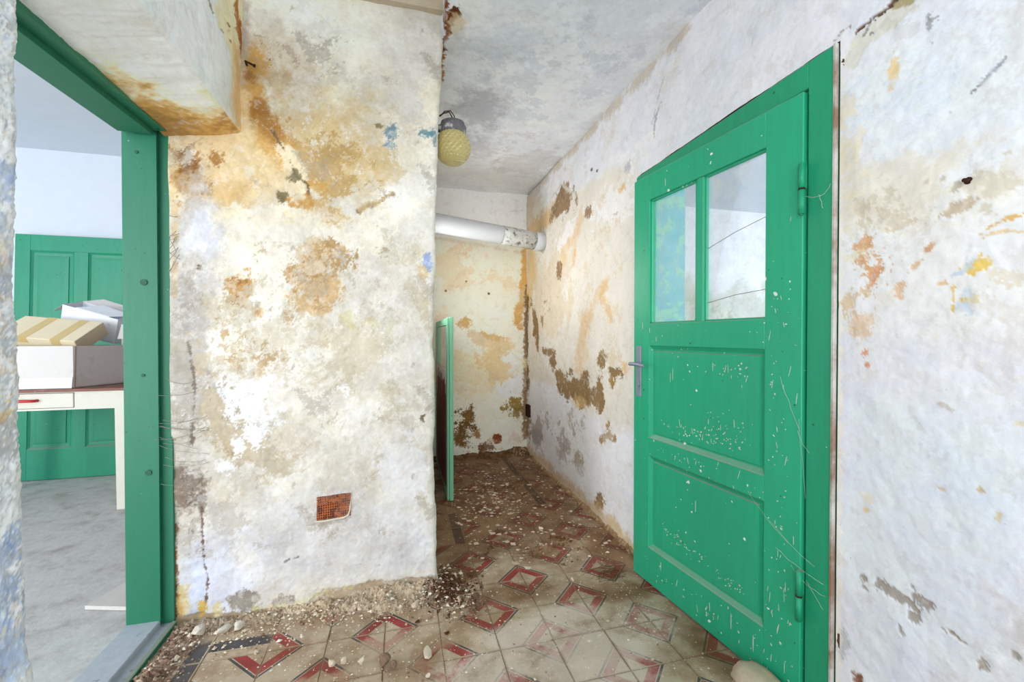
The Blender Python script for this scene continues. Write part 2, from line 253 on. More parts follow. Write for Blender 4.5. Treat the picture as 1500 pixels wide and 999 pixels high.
 ('s', [(0.69, 0.998), (0.671, 0.985)], 0.0028, (186, 176, 160), 0.7, 0.6, 0.3, 1),
 ('s', [(0.821, 0.502), (0.796, 0.504), (0.765, 0.505), (0.746, 0.5)], 0.0119, (158, 152, 144), 1, 0.5, 0.08, -2.5),
 ('b', 0.723, 0.519, 0.0204, 0.0147, 15, (158, 152, 144), 1, 0.5, 0.08, -2.5),
 ('b', 0.743, 0.468, 0.0127, 0.0133, 20, (162, 156, 148), 1, 0.5, 0.08, -2.5),
 ('b', 0.858, 0.499, 0.0104, 0.0092, 20, (160, 152, 142), 1, 0.6, 0.08, -2),
 ('b', 0.856, 0.475, 0.0087, 0.0037, 20, (164, 158, 150), 1, 0.6, 0.1, -2),
 ('b', 0.767, 0.422, 0.0044, 0.0102, -20, (164, 158, 150), 1, 0.6, 0.1, -2),
 ('b', 0.745, 0.544, 0.0043, 0.0067, 0, (160, 154, 146), 1, 0.6, 0.1, -2),
 ('b', 0.684, 0.475, 0.0076, 0.0047, 20, (160, 146, 128), 1, 0.6, 0.1, -2),
 ('s', [(0.669, 0.479), (0.661, 0.474), (0.649, 0.471)], 0.0028, (158, 146, 130), 1, 0.6, 0.1, -2),
 ('b', 0.618, 0.445, 0.0088, 0.0117, 0, (150, 142, 132), 1, 0.5, 0.08, -2.5),
 ('b', 0.569, 0.501, 0.0069, 0.0083, 0, (146, 140, 134), 1, 0.6, 0.08, -2.5),
 ('b', 0.913, 0.285, 0.0172, 0.0425, 0, (182, 184, 186), 0.9, 0.4, 0.15, -1),
 ('b', 0.868, 0.217, 0.0124, 0.0149, 0, (120, 74, 46), 0.9, 0.7, 0.2, -2),
 ('b', 0.853, 0.686, 0.0086, 0.0073, 0, (214, 190, 140), 0.8, 0.7, 0.3, 0),
 ('b', 0.85, 0.722, 0.0137, 0.0164, 0, (224, 216, 196), 0.7, 0.7, 0.4, 0),
 ('b', 0.688, 0.8, 0.0076, 0.0047, 0, (200, 186, 160), 0.9, 0.7, 0.2, -1),
 ('b', 0.621, 0.821, 0.0066, 0.0059, 0, (190, 170, 130), 0.9, 0.7, 0.2, -1),
 ('b', 0.592, 0.776, 0.0041, 0.0085, 0, (206, 186, 140), 0.8, 0.7, 0.3, -1),
 ('b', 0.564, 0.973, 0.0068, 0.0041, 0, (210, 200, 170), 0.8, 0.7, 0.3, -1),
 ('s', [(0.65, 1.676), (0.63, 1.688), (0.609, 1.706), (0.59, 1.722)], 0.0019, (120, 122, 130), 0.9, 0.8, 0.4, -1.5),
 ('s', [(0.625, 1.693), (0.599, 1.717)], 0.0032, (168, 172, 182), 0.6, 0.8, 0.5, 0),
 ('s', [(0.726, 1.914), (0.722, 1.87)], 0.0024, (150, 150, 152), 0.8, 0.8, 0.4, 0),
 ('m', 0.704, 1.895, 0.0284, 0.0409, (140, 136, 130), 0.1, 0.3, 0.8, -1),
 ('b', 0.682, 1.656, 0.005, 0.0046, -40, (150, 150, 156), 0.8, 0.6, 0.3, 0),
 ('p', [(0.921, 1.955), (0.874, 1.971), (0.817, 1.984), (0.751, 1.949), (0.811, 1.938), (0.86, 1.918), (0.898, 1.888), (0.928, 1.906)], (206, 204, 192), 0.9, 0.4, 0.006, -2),
 ('p', [(0.827, 1.995), (0.799, 1.998), (0.781, 2.018), (0.738, 1.984), (0.76, 1.965), (0.793, 1.976)], (168, 156, 120), 1, 0.3, 0.004, -5),
 ('s', [(0.885, 1.981), (0.857, 1.988), (0.824, 1.991), (0.802, 2.0)], 0.0036, (92, 66, 50), 0.95, 0.5, 0.3, -5),
 ('s', [(0.948, 1.996), (0.929, 2.006), (0.903, 2.006)], 0.002, (120, 100, 90), 0.6, 0.5, 0.4, -2),
 ('s', [(0.874, 1.955), (0.86, 1.973), (0.857, 1.978)], 0.0018, (130, 126, 120), 0.8, 0.5, 0.4, -2),
 ('s', [(0.856, 1.952), (0.846, 1.952)], 0.0028, (110, 106, 100), 0.8, 0.5, 0.4, -2),
 ('b', 0.921, 1.959, 0.0152, 0.0458, 0, (224, 222, 224), 0.9, 0.4, 0.2, 1),
 ('s', [(0.93, 1.888), (0.929, 1.523), (0.927, 1.098), (0.923, 0.555), (0.924, 0.165)], 0.0058, (230, 222, 206), 0.7, 0.6, 0.5, 0),
 ('m', 0.809, 1.73, 0.1944, 0.1564, (206, 214, 226), 0.6, 0.2, 0.6, 0),
 ('m', 0.892, 1.568, 0.0547, 0.2994, (222, 210, 180), 0.3, 0.2, 0.6, 0),
]
BW = [
 ('p', [(0.259, 2.088), (0.711, 2.075), (1.296, 2.014), (1.297, -0.129), (0.191, -0.108)], (224, 215, 197), 0.95, 0.2, 0.03, 0),
 ('b', 0.71, 1.826, 0.3991, 0.2622, 0, (228, 218, 198), 0.7, 0.4, 0.5, 0),
 ('m', 0.71, 1.761, 0.4657, 0.3279, (210, 190, 156), 0.5, 0.4, 0.6, 0),
 ('s', [(1.189, 1.981), (1.197, 1.813), (1.161, 1.576), (1.098, 1.305), (1.119, 1.251)], 0.0414, (194, 152, 88), 0.95, 0.5, 0.3, 0),
 ('s', [(1.204, 1.644), (1.19, 0.967), (1.176, 0.153)], 0.0207, (112, 82, 50), 0.8, 0.7, 0.4, -1),
 ('b', 0.584, 1.281, 0.059, 0.0457, 0, (192, 160, 106), 1, 0.6, 0.08, -2),
 ('s', [(0.75, 1.17), (0.831, 1.143), (0.926, 1.117)], 0.0332, (196, 168, 116), 1, 0.7, 0.1, -2),
 ('s', [(0.644, 1.157), (0.79, 1.071), (0.912, 1.037)], 0.046, (202, 184, 152), 0.95, 0.7, 0.15, -1),
 ('m', 0.71, 0.907, 0.4, 0.2634, (212, 194, 156), 0.35, -0.1, 0.75, -1),
 ('b', 0.643, 0.809, 0.1983, 0.1969, 0, (218, 204, 166), 0.7, 0.6, 0.5, 0),
 ('b', 1.015, 0.701, 0.1107, 0.2687, 0, (228, 226, 224), 0.7, 0.6, 0.5, 0),
 ('m', 0.981, 0.902, 0.2066, 0.4018, (206, 182, 134), 0.3, 0.2, 0.8, -1),
 ('m', 0.577, 0.32, 0.105, 0.2359, (104, 78, 34), 0.2, -0.3, 1, -2),
 ('b', 0.544, 0.191, 0.0654, 0.0785, 0, (106, 78, 38), 0.95, 0.8, 0.15, -2),
 ('b', 0.63, 0.383, 0.0462, 0.0789, 0, (112, 84, 40), 0.95, 0.8, 0.15, -2),
 ('b', 0.709, 0.201, 0.04, 0.0397, 0, (140, 104, 58), 0.9, 0.7, 0.1, -2),
 ('b', 0.898, 0.149, 0.0478, 0.0468, 0, (124, 62, 26), 1, 0.3, 0.15, -2),
 ('b', 0.796, 0.076, 0.0675, 0.0399, 15, (124, 96, 74), 1, 0.6, 0.1, -2),
 ('b', 0.749, 0.059, 0.0403, 0.0464, 0, (110, 80, 56), 1, 0.6, 0.1, -2),
 ('m', 1.05, 0.464, 0.1252, 0.1078, (140, 116, 56), 0.2, -0.2, 0.95, -1),
 ('b', 1.12, 0.393, 0.0561, 0.0542, 0, (124, 98, 46), 0.8, 0.8, 0.3, 0),
 ('b', 1.085, 0.158, 0.0559, 0.0676, 0, (190, 180, 170), 0.7, 0.7, 0.3, -1),
 ('s', [(0.254, -0.036), (0.709, -0.031), (1.19, 0.016)], 0.0255, (150, 120, 84), 0.8, 0.7, 0.5, 0),
 ('m', 0.709, 0.082, 0.4677, 0.0926, (176, 150, 116), 0.2, 0.6, 0.7, 0),
 ('b', 0.404, 1.582, 0.0096, 0.0097, 0, (80, 60, 40), 0.9, 0.3, 0.3, 0),
 ('b', 0.817, 1.567, 0.0121, 0.0119, 0, (80, 60, 40), 0.9, 0.3, 0.3, 0),
 ('b', 0.598, 1.678, 0.0079, 0.0078, 0, (80, 60, 40), 0.9, 0.3, 0.3, 0),
 ('b', 0.371, 1.105, 0.0638, 0.2577, 0, (200, 178, 150), 0.6, 0.6, 0.5, 0),
 ('s', [(0.296, 2.077), (0.711, 2.036), (1.189, 1.968)], 0.0127, (190, 180, 160), 0.5, 0.5, 0.6, 0),
 ('s', [(1.008, 2.366), (1.064, 2.383), (1.203, 2.4)], 0.0054, (190, 192, 196), 0.8, 0.5, 0.4, 0),
]
BF = [
 ('p', [(1.624, 2.264), (1.792, 2.267), (1.911, 2.161), (1.937, 1.968), (2.015, 1.992), (2.238, 2.733)], (226, 208, 170), 0.9, 0.25, 0.012, 0),
 ('b', 1.939, 2.095, 0.0679, 0.1659, 0, (206, 168, 112), 0.8, 0.4, 0.5, 0),
 ('s', [(1.895, 2.498), (1.908, 2.401), (1.944, 2.344)], 0.0197, (164, 104, 44), 0.95, 0.6, 0.4, 0),
 ('s', [(2.051, 2.62), (2.023, 2.426), (1.981, 2.299)], 0.0286, (186, 138, 78), 0.9, 0.6, 0.4, 0),
 ('s', [(1.945, 2.4), (1.973, 2.308)], 0.0129, (150, 90, 40), 0.95, 0.5, 0.4, 0),
 ('b', 1.831, 2.317, 0.0133, 0.0052, 0, (120, 100, 70), 0.9, 0.4, 0.3, 0),
 ('b', 1.85, 2.268, 0.0109, 0.0042, 0, (110, 90, 60), 0.9, 0.4, 0.3, 0),
 ('s', [(1.634, 2.283), (1.676, 2.276), (1.72, 2.261), (1.755, 2.254), (1.792, 2.262)], 0.0045, (140, 130, 110), 0.9, 0.6, 0.3, -2),
 ('b', 1.778, 2.213, 0.0249, 0.0226, 0, (232, 232, 226), 0.9, 0.4, 0.2, 1.5),
 ('s', [(1.824, 2.289), (1.9, 2.352)], 0.0046, (180, 166, 136), 0.8, 0.5, 0.3, -1),
 ('m', 1.246, 1.909, 0.2993, 0.1009, (196, 200, 198), 0.5, 0.2, 0.6, 0),
]
NW = [
 ('m', 0.884, 1.254, 0.0375, 0.1796, (206, 190, 170), 0.12, 0.0, 0.8, 1),
 ('m', 0.883, 1.232, 0.0374, 0.1684, (140, 150, 190), 0.1, 0.5, 0.8, 1),
 ('b', 0.886, 1.232, 0.015, 0.0451, 0, (190, 160, 120), 0.5, 0.8, 0.5, 0),
 ('b', 0.883, 1.016, 0.01, 0.009, 0, (196, 110, 76), 0.9, 0.7, 0.3, 0),
 ('m', 0.883, 1.03, 0.0312, 0.0562, (206, 176, 110), 0.1, 0.2, 0.8, 1),
 ('m', 0.889, 0.743, 0.0642, 0.2275, (168, 188, 220), 0.16, 0.8, 0.7, 1),
 ('b', 0.89, 0.811, 0.0128, 0.0182, 0, (110, 146, 200), 0.6, 0.8, 0.4, 0),
 ('b', 0.883, 0.713, 0.02, 0.0564, 0, (150, 174, 216), 0.5, 0.8, 0.5, 0),
 ('m', 0.882, 0.69, 0.063, 0.1578, (246, 246, 248), 0.12, 0.3, 0.9, 1.5),
 ('m', 0.893, 1.482, 0.0512, 0.2269, (236, 238, 240), 0.2, 0.3, 0.8, 1),
 ('b', 0.916, 1.427, 0.0054, 0.0117, 0, (120, 146, 180), 0.6, 0.7, 0.5, 0),
 ('m', 0.889, 1.142, 0.0508, 0.3394, (168, 168, 166), 0.08, 0.4, 0.7, 0),
]
CE = [
 ('b', 0.451, 2.554, 0.1404, 0.2343, 0, (150, 152, 160), 0.6, 0.6, 0.6, 0),
 ('b', 0.484, 3.023, 0.142, 0.1628, 0, (160, 160, 166), 0.5, 0.6, 0.6, 0),
 ('b', 0.464, 1.906, 0.152, 0.1096, -20, (200, 206, 214), 0.6, 0.6, 0.6, 0),
 ('m', 0.712, 2.047, 0.5023, 0.5531, (196, 202, 212), 0.8, 0.1, 0.6, 0),
 ('m', 0.862, 3.104, 0.4504, 0.481, (196, 194, 196), 0.8, 0.1, 0.6, 0),
 ('b', 0.212, 1.81, 0.0168, 0.0611, 10, (96, 44, 16), 1, 0.5, 0.15, -8),
 ('b', 0.234, 1.784, 0.0138, 0.026, 0, (90, 44, 20), 1, 0.5, 0.15, -8),
 ('b', 0.219, 1.848, 0.0457, 0.0558, 0, (206, 186, 150), 0.8, 0.5, 0.4, 0),
 ('s', [(0.188, 1.889), (0.191, 2.05), (0.207, 2.297)], 0.0106, (150, 92, 40), 0.9, 0.6, 0.4, 0),
 ('s', [(0.172, 1.702), (0.186, 1.809), (0.192, 1.932), (0.191, 2.05)], 0.009, (110, 52, 20), 0.95, 0.6, 0.3, -5),
 ('b', 0.245, 1.963, 0.0608, 0.0902, 0, (190, 190, 190), 0.5, 0.6, 0.6, 0),
]


# ------------------------------------------------------------------ noise and colour helpers
rng = np.random.default_rng(7)
random.seed(7)
def spectral(beta, seed, n=1024):
    r = np.random.default_rng(seed)
    f = np.fft.rfft2(r.standard_normal((n, n)))
    ky = np.fft.fftfreq(n)[:, None] * n; kx = np.fft.rfftfreq(n)[None, :] * n
    k = np.sqrt(kx * kx + ky * ky); k[0, 0] = 1
    a = np.power(np.maximum(k, 1.5), -beta / 2.0); a[0, 0] = 0
    x = np.fft.irfft2(f * a, s=(n, n))
    return ((x - x.mean()) / x.std()).astype(np.float32)
CLOUD, ROUGH, FINE = spectral(3.4, 1), spectral(2.6, 2), spectral(1.7, 3)
def nz(T, u, v, L, off=0.0):
    n = T.shape[0]
    x = (u / L + off) * n; y = (v / L + off * 1.7) * n
    x0 = np.floor(x); y0 = np.floor(y)
    fx = (x - x0).astype(np.float32); fy = (y - y0).astype(np.float32)
    i = x0.astype(np.int64) % n; j = y0.astype(np.int64) % n
    i1 = (i + 1) % n; j1 = (j + 1) % n
    return (T[j, i] * (1 - fx) + T[j, i1] * fx) * (1 - fy) + (T[j1, i] * (1 - fx) + T[j1, i1] * fx) * fy
def sstep(a, b, x):
    t = np.clip((x - a) / (b - a), 0, 1)
    return t * t * (3 - 2 * t)
def lin(c):
    c = np.asarray(c, dtype=np.float64) / 255.0
    return np.where(c <= 0.04045, c / 12.92, ((c + 0.055) / 1.055) ** 2.4)
def L4(c):
    r = lin(c); return (float(r[0]), float(r[1]), float(r[2]), 1.0)

class Paint:
    """Colour (sRGB 0-255) and relief (m) of a plaster surface, in metres on its own plane."""
    def __init__(s, U, V, base):
        s.u = U.ravel().astype(np.float64); s.v = V.ravel().astype(np.float64)
        s.c = np.empty((s.u.size, 3), np.float32); s.c[:] = base
        s.h = np.zeros(s.u.size, np.float32); s.k = 0
    def near(s, u0, u1, v0, v1):
        return np.nonzero((s.u > u0) & (s.u < u1) & (s.v > v0) & (s.v < v1))[0]
    def mix(s, idx, m, colr, dh=0.0):
        m = m.astype(np.float32)[:, None]
        s.c[idx] = s.c[idx] * (1 - m) + np.array(colr, np.float32) * m
        if dh: s.h[idx] += m[:, 0] * dh * 0.001
    def mottle_all(s, colr, L, thr, strength, dh=0, T=None, soft=.6):
        s.k += 1
        n = nz(CLOUD if T is None else T, s.u, s.v, L, .137 * s.k)
        s.mix(np.arange(s.u.size), sstep(thr - soft / 2, thr + soft / 2, n) * strength, colr, dh)
    def blob(s, cu, cv, ru, rv, ang, colr, st, edge, soft, dh):
        s.k += 1
        R = max(ru, rv) * (1.5 + edge)
        i = s.near(cu - R, cu + R, cv - R, cv + R)
        if not len(i): return
        a = math.radians(ang); du = s.u[i] - cu; dv = s.v[i] - cv
        x = du * math.cos(a) + dv * math.sin(a); y = -du * math.sin(a) + dv * math.cos(a)
        r = np.sqrt((x / ru) ** 2 + (y / rv) ** 2)
        r = r + edge * .55 * nz(ROUGH, s.u[i], s.v[i], max(min(ru, rv) * 5, max(ru, rv) * 2.7, .05), .31 * s.k)
        s.mix(i, (1 - sstep(1 - soft, 1 + soft, r)) * st, colr, dh)
    def mottle(s, cu, cv, ru, rv, colr, L, thr, st, dh):
        s.k += 1
        i = s.near(cu - ru * 1.5, cu + ru * 1.5, cv - rv * 1.5, cv + rv * 1.5)
        if not len(i): return
        r = np.sqrt(((s.u[i] - cu) / ru) ** 2 + ((s.v[i] - cv) / rv) ** 2)
        fall = 1 - sstep(.45, 1.35, r)
        n = nz(ROUGH, s.u[i], s.v[i], max(L * 1.5, 2.6 * max(ru, rv)), .173 * s.k) - (1 - fall) * 2.2
        s.mix(i, sstep(thr - .12, thr + .16, n) * st, colr, dh)
    def seg(s, i, P):
        d = np.full(len(i), 1e9)
        for (a, b) in zip(P[:-1], P[1:]):
            ax, ay = a; bx, by = b; dx, dy = bx - ax, by - ay; q = dx * dx + dy * dy + 1e-12
            t = np.clip(((s.u[i] - ax) * dx + (s.v[i] - ay) * dy) / q, 0, 1)
            d = np.minimum(d, np.hypot(s.u[i] - ax - t * dx, s.v[i] - ay - t * dy))
        return d
    def stroke(s, P, w, colr, st, edge, soft, dh):
        s.k += 1
        M = w * 3 + .012
        us = [p[0] for p in P]; vs = [p[1] for p in P]
        i = s.near(min(us) - M, max(us) + M, min(vs) - M, max(vs) + M)
        if not len(i): return
        w = max(w, .0016)
        d = s.seg(i, P) + nz(ROUGH, s.u[i], s.v[i], .22, .21 * s.k) * min(.006, w * .5 + .001)
        r = d / w + edge * .5 * nz(ROUGH, s.u[i], s.v[i], max(w * 8, .06), .4 * s.k)
        s.mix(i, (1 - sstep(1 - soft, 1 + soft, r)) * st, colr, dh)
    def poly(s, P, colr, st, edge, soft, dh):
        s.k += 1
        us = [p[0] for p in P]; vs = [p[1] for p in P]; M = .08 + soft
        i = s.near(min(us) - M, max(us) + M, min(vs) - M, max(vs) + M)
        if not len(i): return
        ins = np.zeros(len(i), bool); x = s.u[i]; y = s.v[i]
        Q = list(P) + [P[0]]
        for (a, b) in zip(Q[:-1], Q[1:]):
            c = (a[1] > y) != (b[1] > y)
            with np.errstate(all='ignore'):
                xi = (b[0] - a[0]) * (y - a[1]) / (b[1] - a[1] + 1e-12) + a[0]
            ins ^= c & (x < xi)
        d = s.seg(i, Q); d = np.where(ins, -d, d)
        size = min(max(us) - min(us), max(vs) - min(vs))
        d = d + edge * min(size * .25, .06) * nz(ROUGH, x, y, .5, .27 * s.k)
        s.mix(i, (1 - sstep(-soft, soft, d)) * st, colr, dh)
    def run(s, items, sign=1):
        for e in items:
            k = e[0]
            if k == 'b': s.blob(e[1], e[2], e[3], e[4], sign * e[5], *e[6:])
            elif k == 'm': s.mottle(*e[1:])
            elif k == 's': s.stroke(*e[1:])
            else: s.poly(*e[1:])
    def grain(s, amp=4.0):
        g = nz(FINE, s.u, s.v, .9, .5) * amp * .5 + nz(ROUGH, s.u, s.v, 1.3, .7) * amp
        s.c = np.clip(s.c + g[:, None] * np.array([1, 1, .95], np.float32), 0, 255)

# ------------------------------------------------------------------ materials
def new_mat(name):
    m = bpy.data.materials.new(name); m.use_nodes = True
    nt = m.node_tree
    return m, nt, nt.nodes['Principled BSDF']
def node(nt, t, **kw):
    n = nt.nodes.new(t)
    for k, v in kw.items(): setattr(n, k, v)
    return n
def mixrgb(nt, fac, a, b, mode='MIX'):
    n = node(nt, 'ShaderNodeMix', data_type='RGBA', blend_type=mode)
    for sock, val in ((n.inputs[0], fac), (n.inputs[6], a), (n.inputs[7], b)):
        if hasattr(val, 'is_output'): nt.links.new(val, sock)
        else: sock.default_value = val
    return n.outputs[2]
def mth(nt, op, a, b=0.0, c=None, clamp=False):
    n = node(nt, 'ShaderNodeMath', operation=op, use_clamp=clamp)
    for i, val in enumerate((a, b) if c is None else (a, b, c)):
        if hasattr(val, 'is_output'): nt.links.new(val, n.inputs[i])
        else: n.inputs[i].default_value = val
    return n.outputs[0]
def noise(nt, scale, detail=4, rough=.55, vec=None, lac=2.0):
    n = node(nt, 'ShaderNodeTexNoise'); n.inputs['Scale'].default_value = scale
    n.inputs['Detail'].default_value = detail; n.inputs['Roughness'].default_value = rough
    if vec is not None: nt.links.new(vec, n.inputs['Vector'])
    return n.outputs['Fac']
def geo_pos(nt): return node(nt, 'ShaderNodeNewGeometry').outputs['Position']
def obj_pos(nt): return node(nt, 'ShaderNodeTexCoord').outputs['Object']
def ramp(nt, fac, lo, hi):
    n = node(nt, 'ShaderNodeMapRange', interpolation_type='SMOOTHSTEP')
    nt.links.new(fac, n.inputs[0]); n.inputs[1].default_value = lo; n.inputs[2].default_value = hi
    return n.outputs[0]
def bump(nt, h, strength, dist, bsdf):
    b = node(nt, 'ShaderNodeBump'); b.inputs['Strength'].default_value = strength; b.inputs['Distance'].default_value = dist
    nt.links.new(h, b.inputs['Height']); nt.links.new(b.outputs[0], bsdf.inputs['Normal'])

def plaster_material():
    m, nt, p = new_mat('stained_plaster')
    a = node(nt, 'ShaderNodeAttribute', attribute_name='Col')
    pos = geo_pos(nt)
    n1 = noise(nt, 55, 6, .65, pos); n2 = noise(nt, 260, 3, .6, pos)
    g = mth(nt, 'ADD', mth(nt, 'MULTIPLY', n1, .16), mth(nt, 'MULTIPLY', n2, .12))
    g = mth(nt, 'ADD', g, .86)
    c = mixrgb(nt, 1.0, a.outputs['Color'], g, 'MULTIPLY')
    fl = mth(nt, 'MULTIPLY', ramp(nt, noise(nt, 13, 10, .72, pos), .56, .60), .34)
    c = mixrgb(nt, fl, c, mixrgb(nt, 1.0, c, (.80, .74, .66, 1), 'MULTIPLY'))
    off = node(nt, 'ShaderNodeVectorMath', operation='ADD'); nt.links.new(pos, off.inputs[0]); off.inputs[1].default_value = (3.7, 1.9, 5.3)
    fw = mth(nt, 'MULTIPLY', ramp(nt, noise(nt, 17, 10, .72, off.outputs[0]), .565, .60), .4)
    c = mixrgb(nt, fw, c, mixrgb(nt, .6, c, (.80, .79, .78, 1)))
    dk = mth(nt, 'MULTIPLY', ramp(nt, noise(nt, 70, 3, .6, off.outputs[0]), .73, .77), .5)
    c = mixrgb(nt, dk, c, mixrgb(nt, 1.0, c, (.5, .44, .38, 1), 'MULTIPLY'))
    nt.links.new(c, p.inputs['Base Color'])
    p.inputs['Roughness'].default_value = .88
    p.inputs['Specular IOR Level'].default_value = .25
    h = mth(nt, 'ADD', mth(nt, 'MULTIPLY', noise(nt, 24, 6, .6, pos), 1.0), mth(nt, 'MULTIPLY', n1, .5))
    bump(nt, h, .22, .006, p)
    return m
def plain(name, c, rough=.7, var=.12, scale=30, bumpy=.15, metal=0.0, spec=.3, c2=None, c2scale=8, c2lo=.55, c2hi=.7):
    m, nt, p = new_mat(name)
    pos = obj_pos(nt)
    n = noise(nt, scale, 5, .6, pos)
    base = L4(c)
    if c2 is not None:
        f = ramp(nt, noise(nt, c2scale, 6, .65, pos), c2lo, c2hi)
        base = mixrgb(nt, f, base, L4(c2))
    g = mth(nt, 'ADD', mth(nt, 'MULTIPLY', n, var * 2), 1 - var)
    nt.links.new(mixrgb(nt, 1.0, base, g, 'MULTIPLY'), p.inputs['Base Color'])
    p.inputs['Roughness'].default_value = rough; p.inputs['Metallic'].default_value = metal
    p.inputs['Specular IOR Level'].default_value = spec
    if bumpy: bump(nt, n, bumpy, .004, p)
    return m
def green_paint(name, c, speck=.5, rough=.42, chips=(226, 232, 226), dust=(150, 150, 138), grain=(1, 1, .12)):
    """Brushed oil paint with white splashes, small dark knocks and dust lying on the ledges."""
    m, nt, p = new_mat(name)
    pos = obj_pos(nt); gp = geo_pos(nt)
    mp = node(nt, 'ShaderNodeMapping'); mp.inputs['Scale'].default_value = grain; nt.links.new(gp, mp.inputs['Vector'])
    n = noise(nt, 38, 5, .6, mp.outputs[0])
    base = mixrgb(nt, ramp(nt, noise(nt, 2.6, 5, .6, gp), .35, .7), L4(c), L4([x * .93 + 8 for x in c]))
    g = mth(nt, 'ADD', mth(nt, 'MULTIPLY', n, .26), .87)
    base = mixrgb(nt, 1.0, base, g, 'MULTIPLY')
    # white splashes
    v = node(nt, 'ShaderNodeTexVoronoi'); v.inputs['Scale'].default_value = 34; v.inputs['Randomness'].default_value = 1
    dist = node(nt, 'ShaderNodeVectorMath', operation='ADD')
    nn = node(nt, 'ShaderNodeTexNoise'); nn.inputs['Scale'].default_value = 60; nt.links.new(gp, nn.inputs['Vector'])
    sc = node(nt, 'ShaderNodeVectorMath', operation='SCALE'); sc.inputs['Scale'].default_value = .016; nt.links.new(nn.outputs['Color'], sc.inputs[0])
    nt.links.new(gp, dist.inputs[0]); nt.links.new(sc.outputs[0], dist.inputs[1]); nt.links.new(dist.outputs[0], v.inputs['Vector'])
    area = ramp(nt, noise(nt, 4.2, 4, .6, gp), .5, .72)
    rad = mth(nt, 'MULTIPLY', mth(nt, 'ADD', mth(nt, 'MULTIPLY', area, .17), .05), speck * 2)
    wc = node(nt, 'ShaderNodeSeparateColor'); nt.links.new(v.outputs['Color'], wc.inputs[0])
    rad = mth(nt, 'MULTIPLY', rad, mth(nt, 'POWER', wc.outputs[0], 2.0))
    sp = mth(nt, 'LESS_THAN', v.outputs['Distance'], rad)
    base = mixrgb(nt, sp, base, L4(chips))
    v2 = node(nt, 'ShaderNodeTexVoronoi'); v2.inputs['Scale'].default_value = 21; nt.links.new(gp, v2.inputs['Vector'])
    wc2 = node(nt, 'ShaderNodeSeparateColor'); nt.links.new(v2.outputs['Color'], wc2.inputs[0])
    dk = mth(nt, 'LESS_THAN', v2.outputs['Distance'], mth(nt, 'MULTIPLY', mth(nt, 'POWER', wc2.outputs[1], 4.0), .11))
    base = mixrgb(nt, mth(nt, 'MULTIPLY', dk, .75), base, L4((52, 74, 58)))
    # dust lying on upward-facing ledges
    ge = node(nt, 'ShaderNodeNewGeometry'); sx = node(nt, 'ShaderNodeSeparateXYZ'); nt.links.new(ge.outputs['True Normal'], sx.inputs[0])
    base = mixrgb(nt, mth(nt, 'MULTIPLY', ramp(nt, sx.outputs[2], .45, .75), .8), base, L4(dust))
    nt.links.new(base, p.inputs['Base Color'])
    p.inputs['Roughness'].default_value = rough; p.inputs['Specular IOR Level'].default_value = .35
    bump(nt, n, .25, .003, p)
    return m
M = {}
M['plaster'] = plaster_material()
M['green'] = green_paint('green_door_paint', (40, 170, 126), .8)
M['green_frame'] = green_paint('green_frame_paint', (34, 158, 114), .32)
M['green_left'] = green_paint('faded_green_frame_paint', (40, 118, 88), .3)
M['green_far'] = green_paint('pale_green_door_paint', (42, 148, 114), .2)
M['green_sash'] = green_paint('mint_sash_paint', (120, 184, 150), .4)
M['plug'] = plain('worn_dark_green_plug', (44, 92, 70), .6, .3, 60, .2)
M['threshold'] = plain('worn_grey_threshold', (168, 174, 182), .8, .2, 40, .3, c2=(110, 110, 108), c2scale=14, c2lo=.6, c2hi=.72)
M['concrete'] = plain('dusty_grey_screed', (192, 192, 188), .95, .22, 22, .6, c2=(160, 156, 150), c2scale=7, c2lo=.45, c2hi=.75)
M['whitewash'] = plain('whitewashed_wall', (216, 223, 232), .9, .05, 14, .3)
M['aqua'] = plain('aqua_distemper', (136, 196, 206), .85, .08, 20, .2, c2=(160, 212, 194), c2scale=13, c2lo=.5, c2hi=.56)
M['dark_gap'] = plain('crumbly_brown_masonry', (96, 68, 52), .95, .4, 60, .6)
M['timber'] = plain('bare_grey_timber', (196, 180, 156), .85, .2, 18, .4, c2=(160, 132, 100), c2scale=10)
M['steel'] = plain('dull_aluminium', (150, 154, 170), .42, .12, 60, .1, metal=.35, spec=.5)
M['rust'] = plain('rusted_iron', (168, 94, 52), .9, .3, 90, .5, c2=(112, 66, 52), c2scale=40, c2lo=.45, c2hi=.6)
M['dark_rust'] = plain('dark_rust', (58, 30, 24), .85, .3, 90, .4)
M['cap'] = plain('grimy_lamp_cap', (112, 110, 114), .7, .3, 50, .5, c2=(196, 194, 192), c2scale=26, c2lo=.55, c2hi=.66)
M['wire'] = plain('brown_wire', (74, 58, 52), .8, .1, 30, 0)
M['stone'] = plain('limestone_lump', (206, 192, 170), .95, .15, 40, .7, c2=(178, 150, 120), c2scale=16)
M['white_lump'] = plain('plaster_lump', (204, 196, 182), .95, .12, 50, .7, c2=(196, 180, 150), c2scale=20)
M['clod'] = plain('brown_earth_clod', (128, 104, 86), .95, .3, 50, .9)
M['brick'] = plain('pale_pink_brick_lump', (188, 172, 148), .95, .3, 26, .9, c2=(218, 172, 152), c2scale=9, c2lo=.52, c2hi=.62)
M['carton'] = plain('grey_white_carton', (214, 210, 206), .85, .05, 6, 0, c2=(196, 190, 184), c2scale=5)
M['carton_in'] = plain('inside_of_carton', (196, 180, 160), .9, .06, 8, 0)
M['beige_box'] = plain('cream_carton', (226, 212, 180), .8, .05, 8, 0)
M['tape'] = plain('yellowed_tape', (208, 182, 124), .4, .08, 12, 0)
M['white_box'] = plain('white_carton', (234, 236, 240), .75, .05, 12, 0, c2=(190, 192, 200), c2scale=11, c2lo=.6, c2hi=.75)
M['blue'] = plain('blue_print', (46, 84, 150), .6, .05, 12, 0)
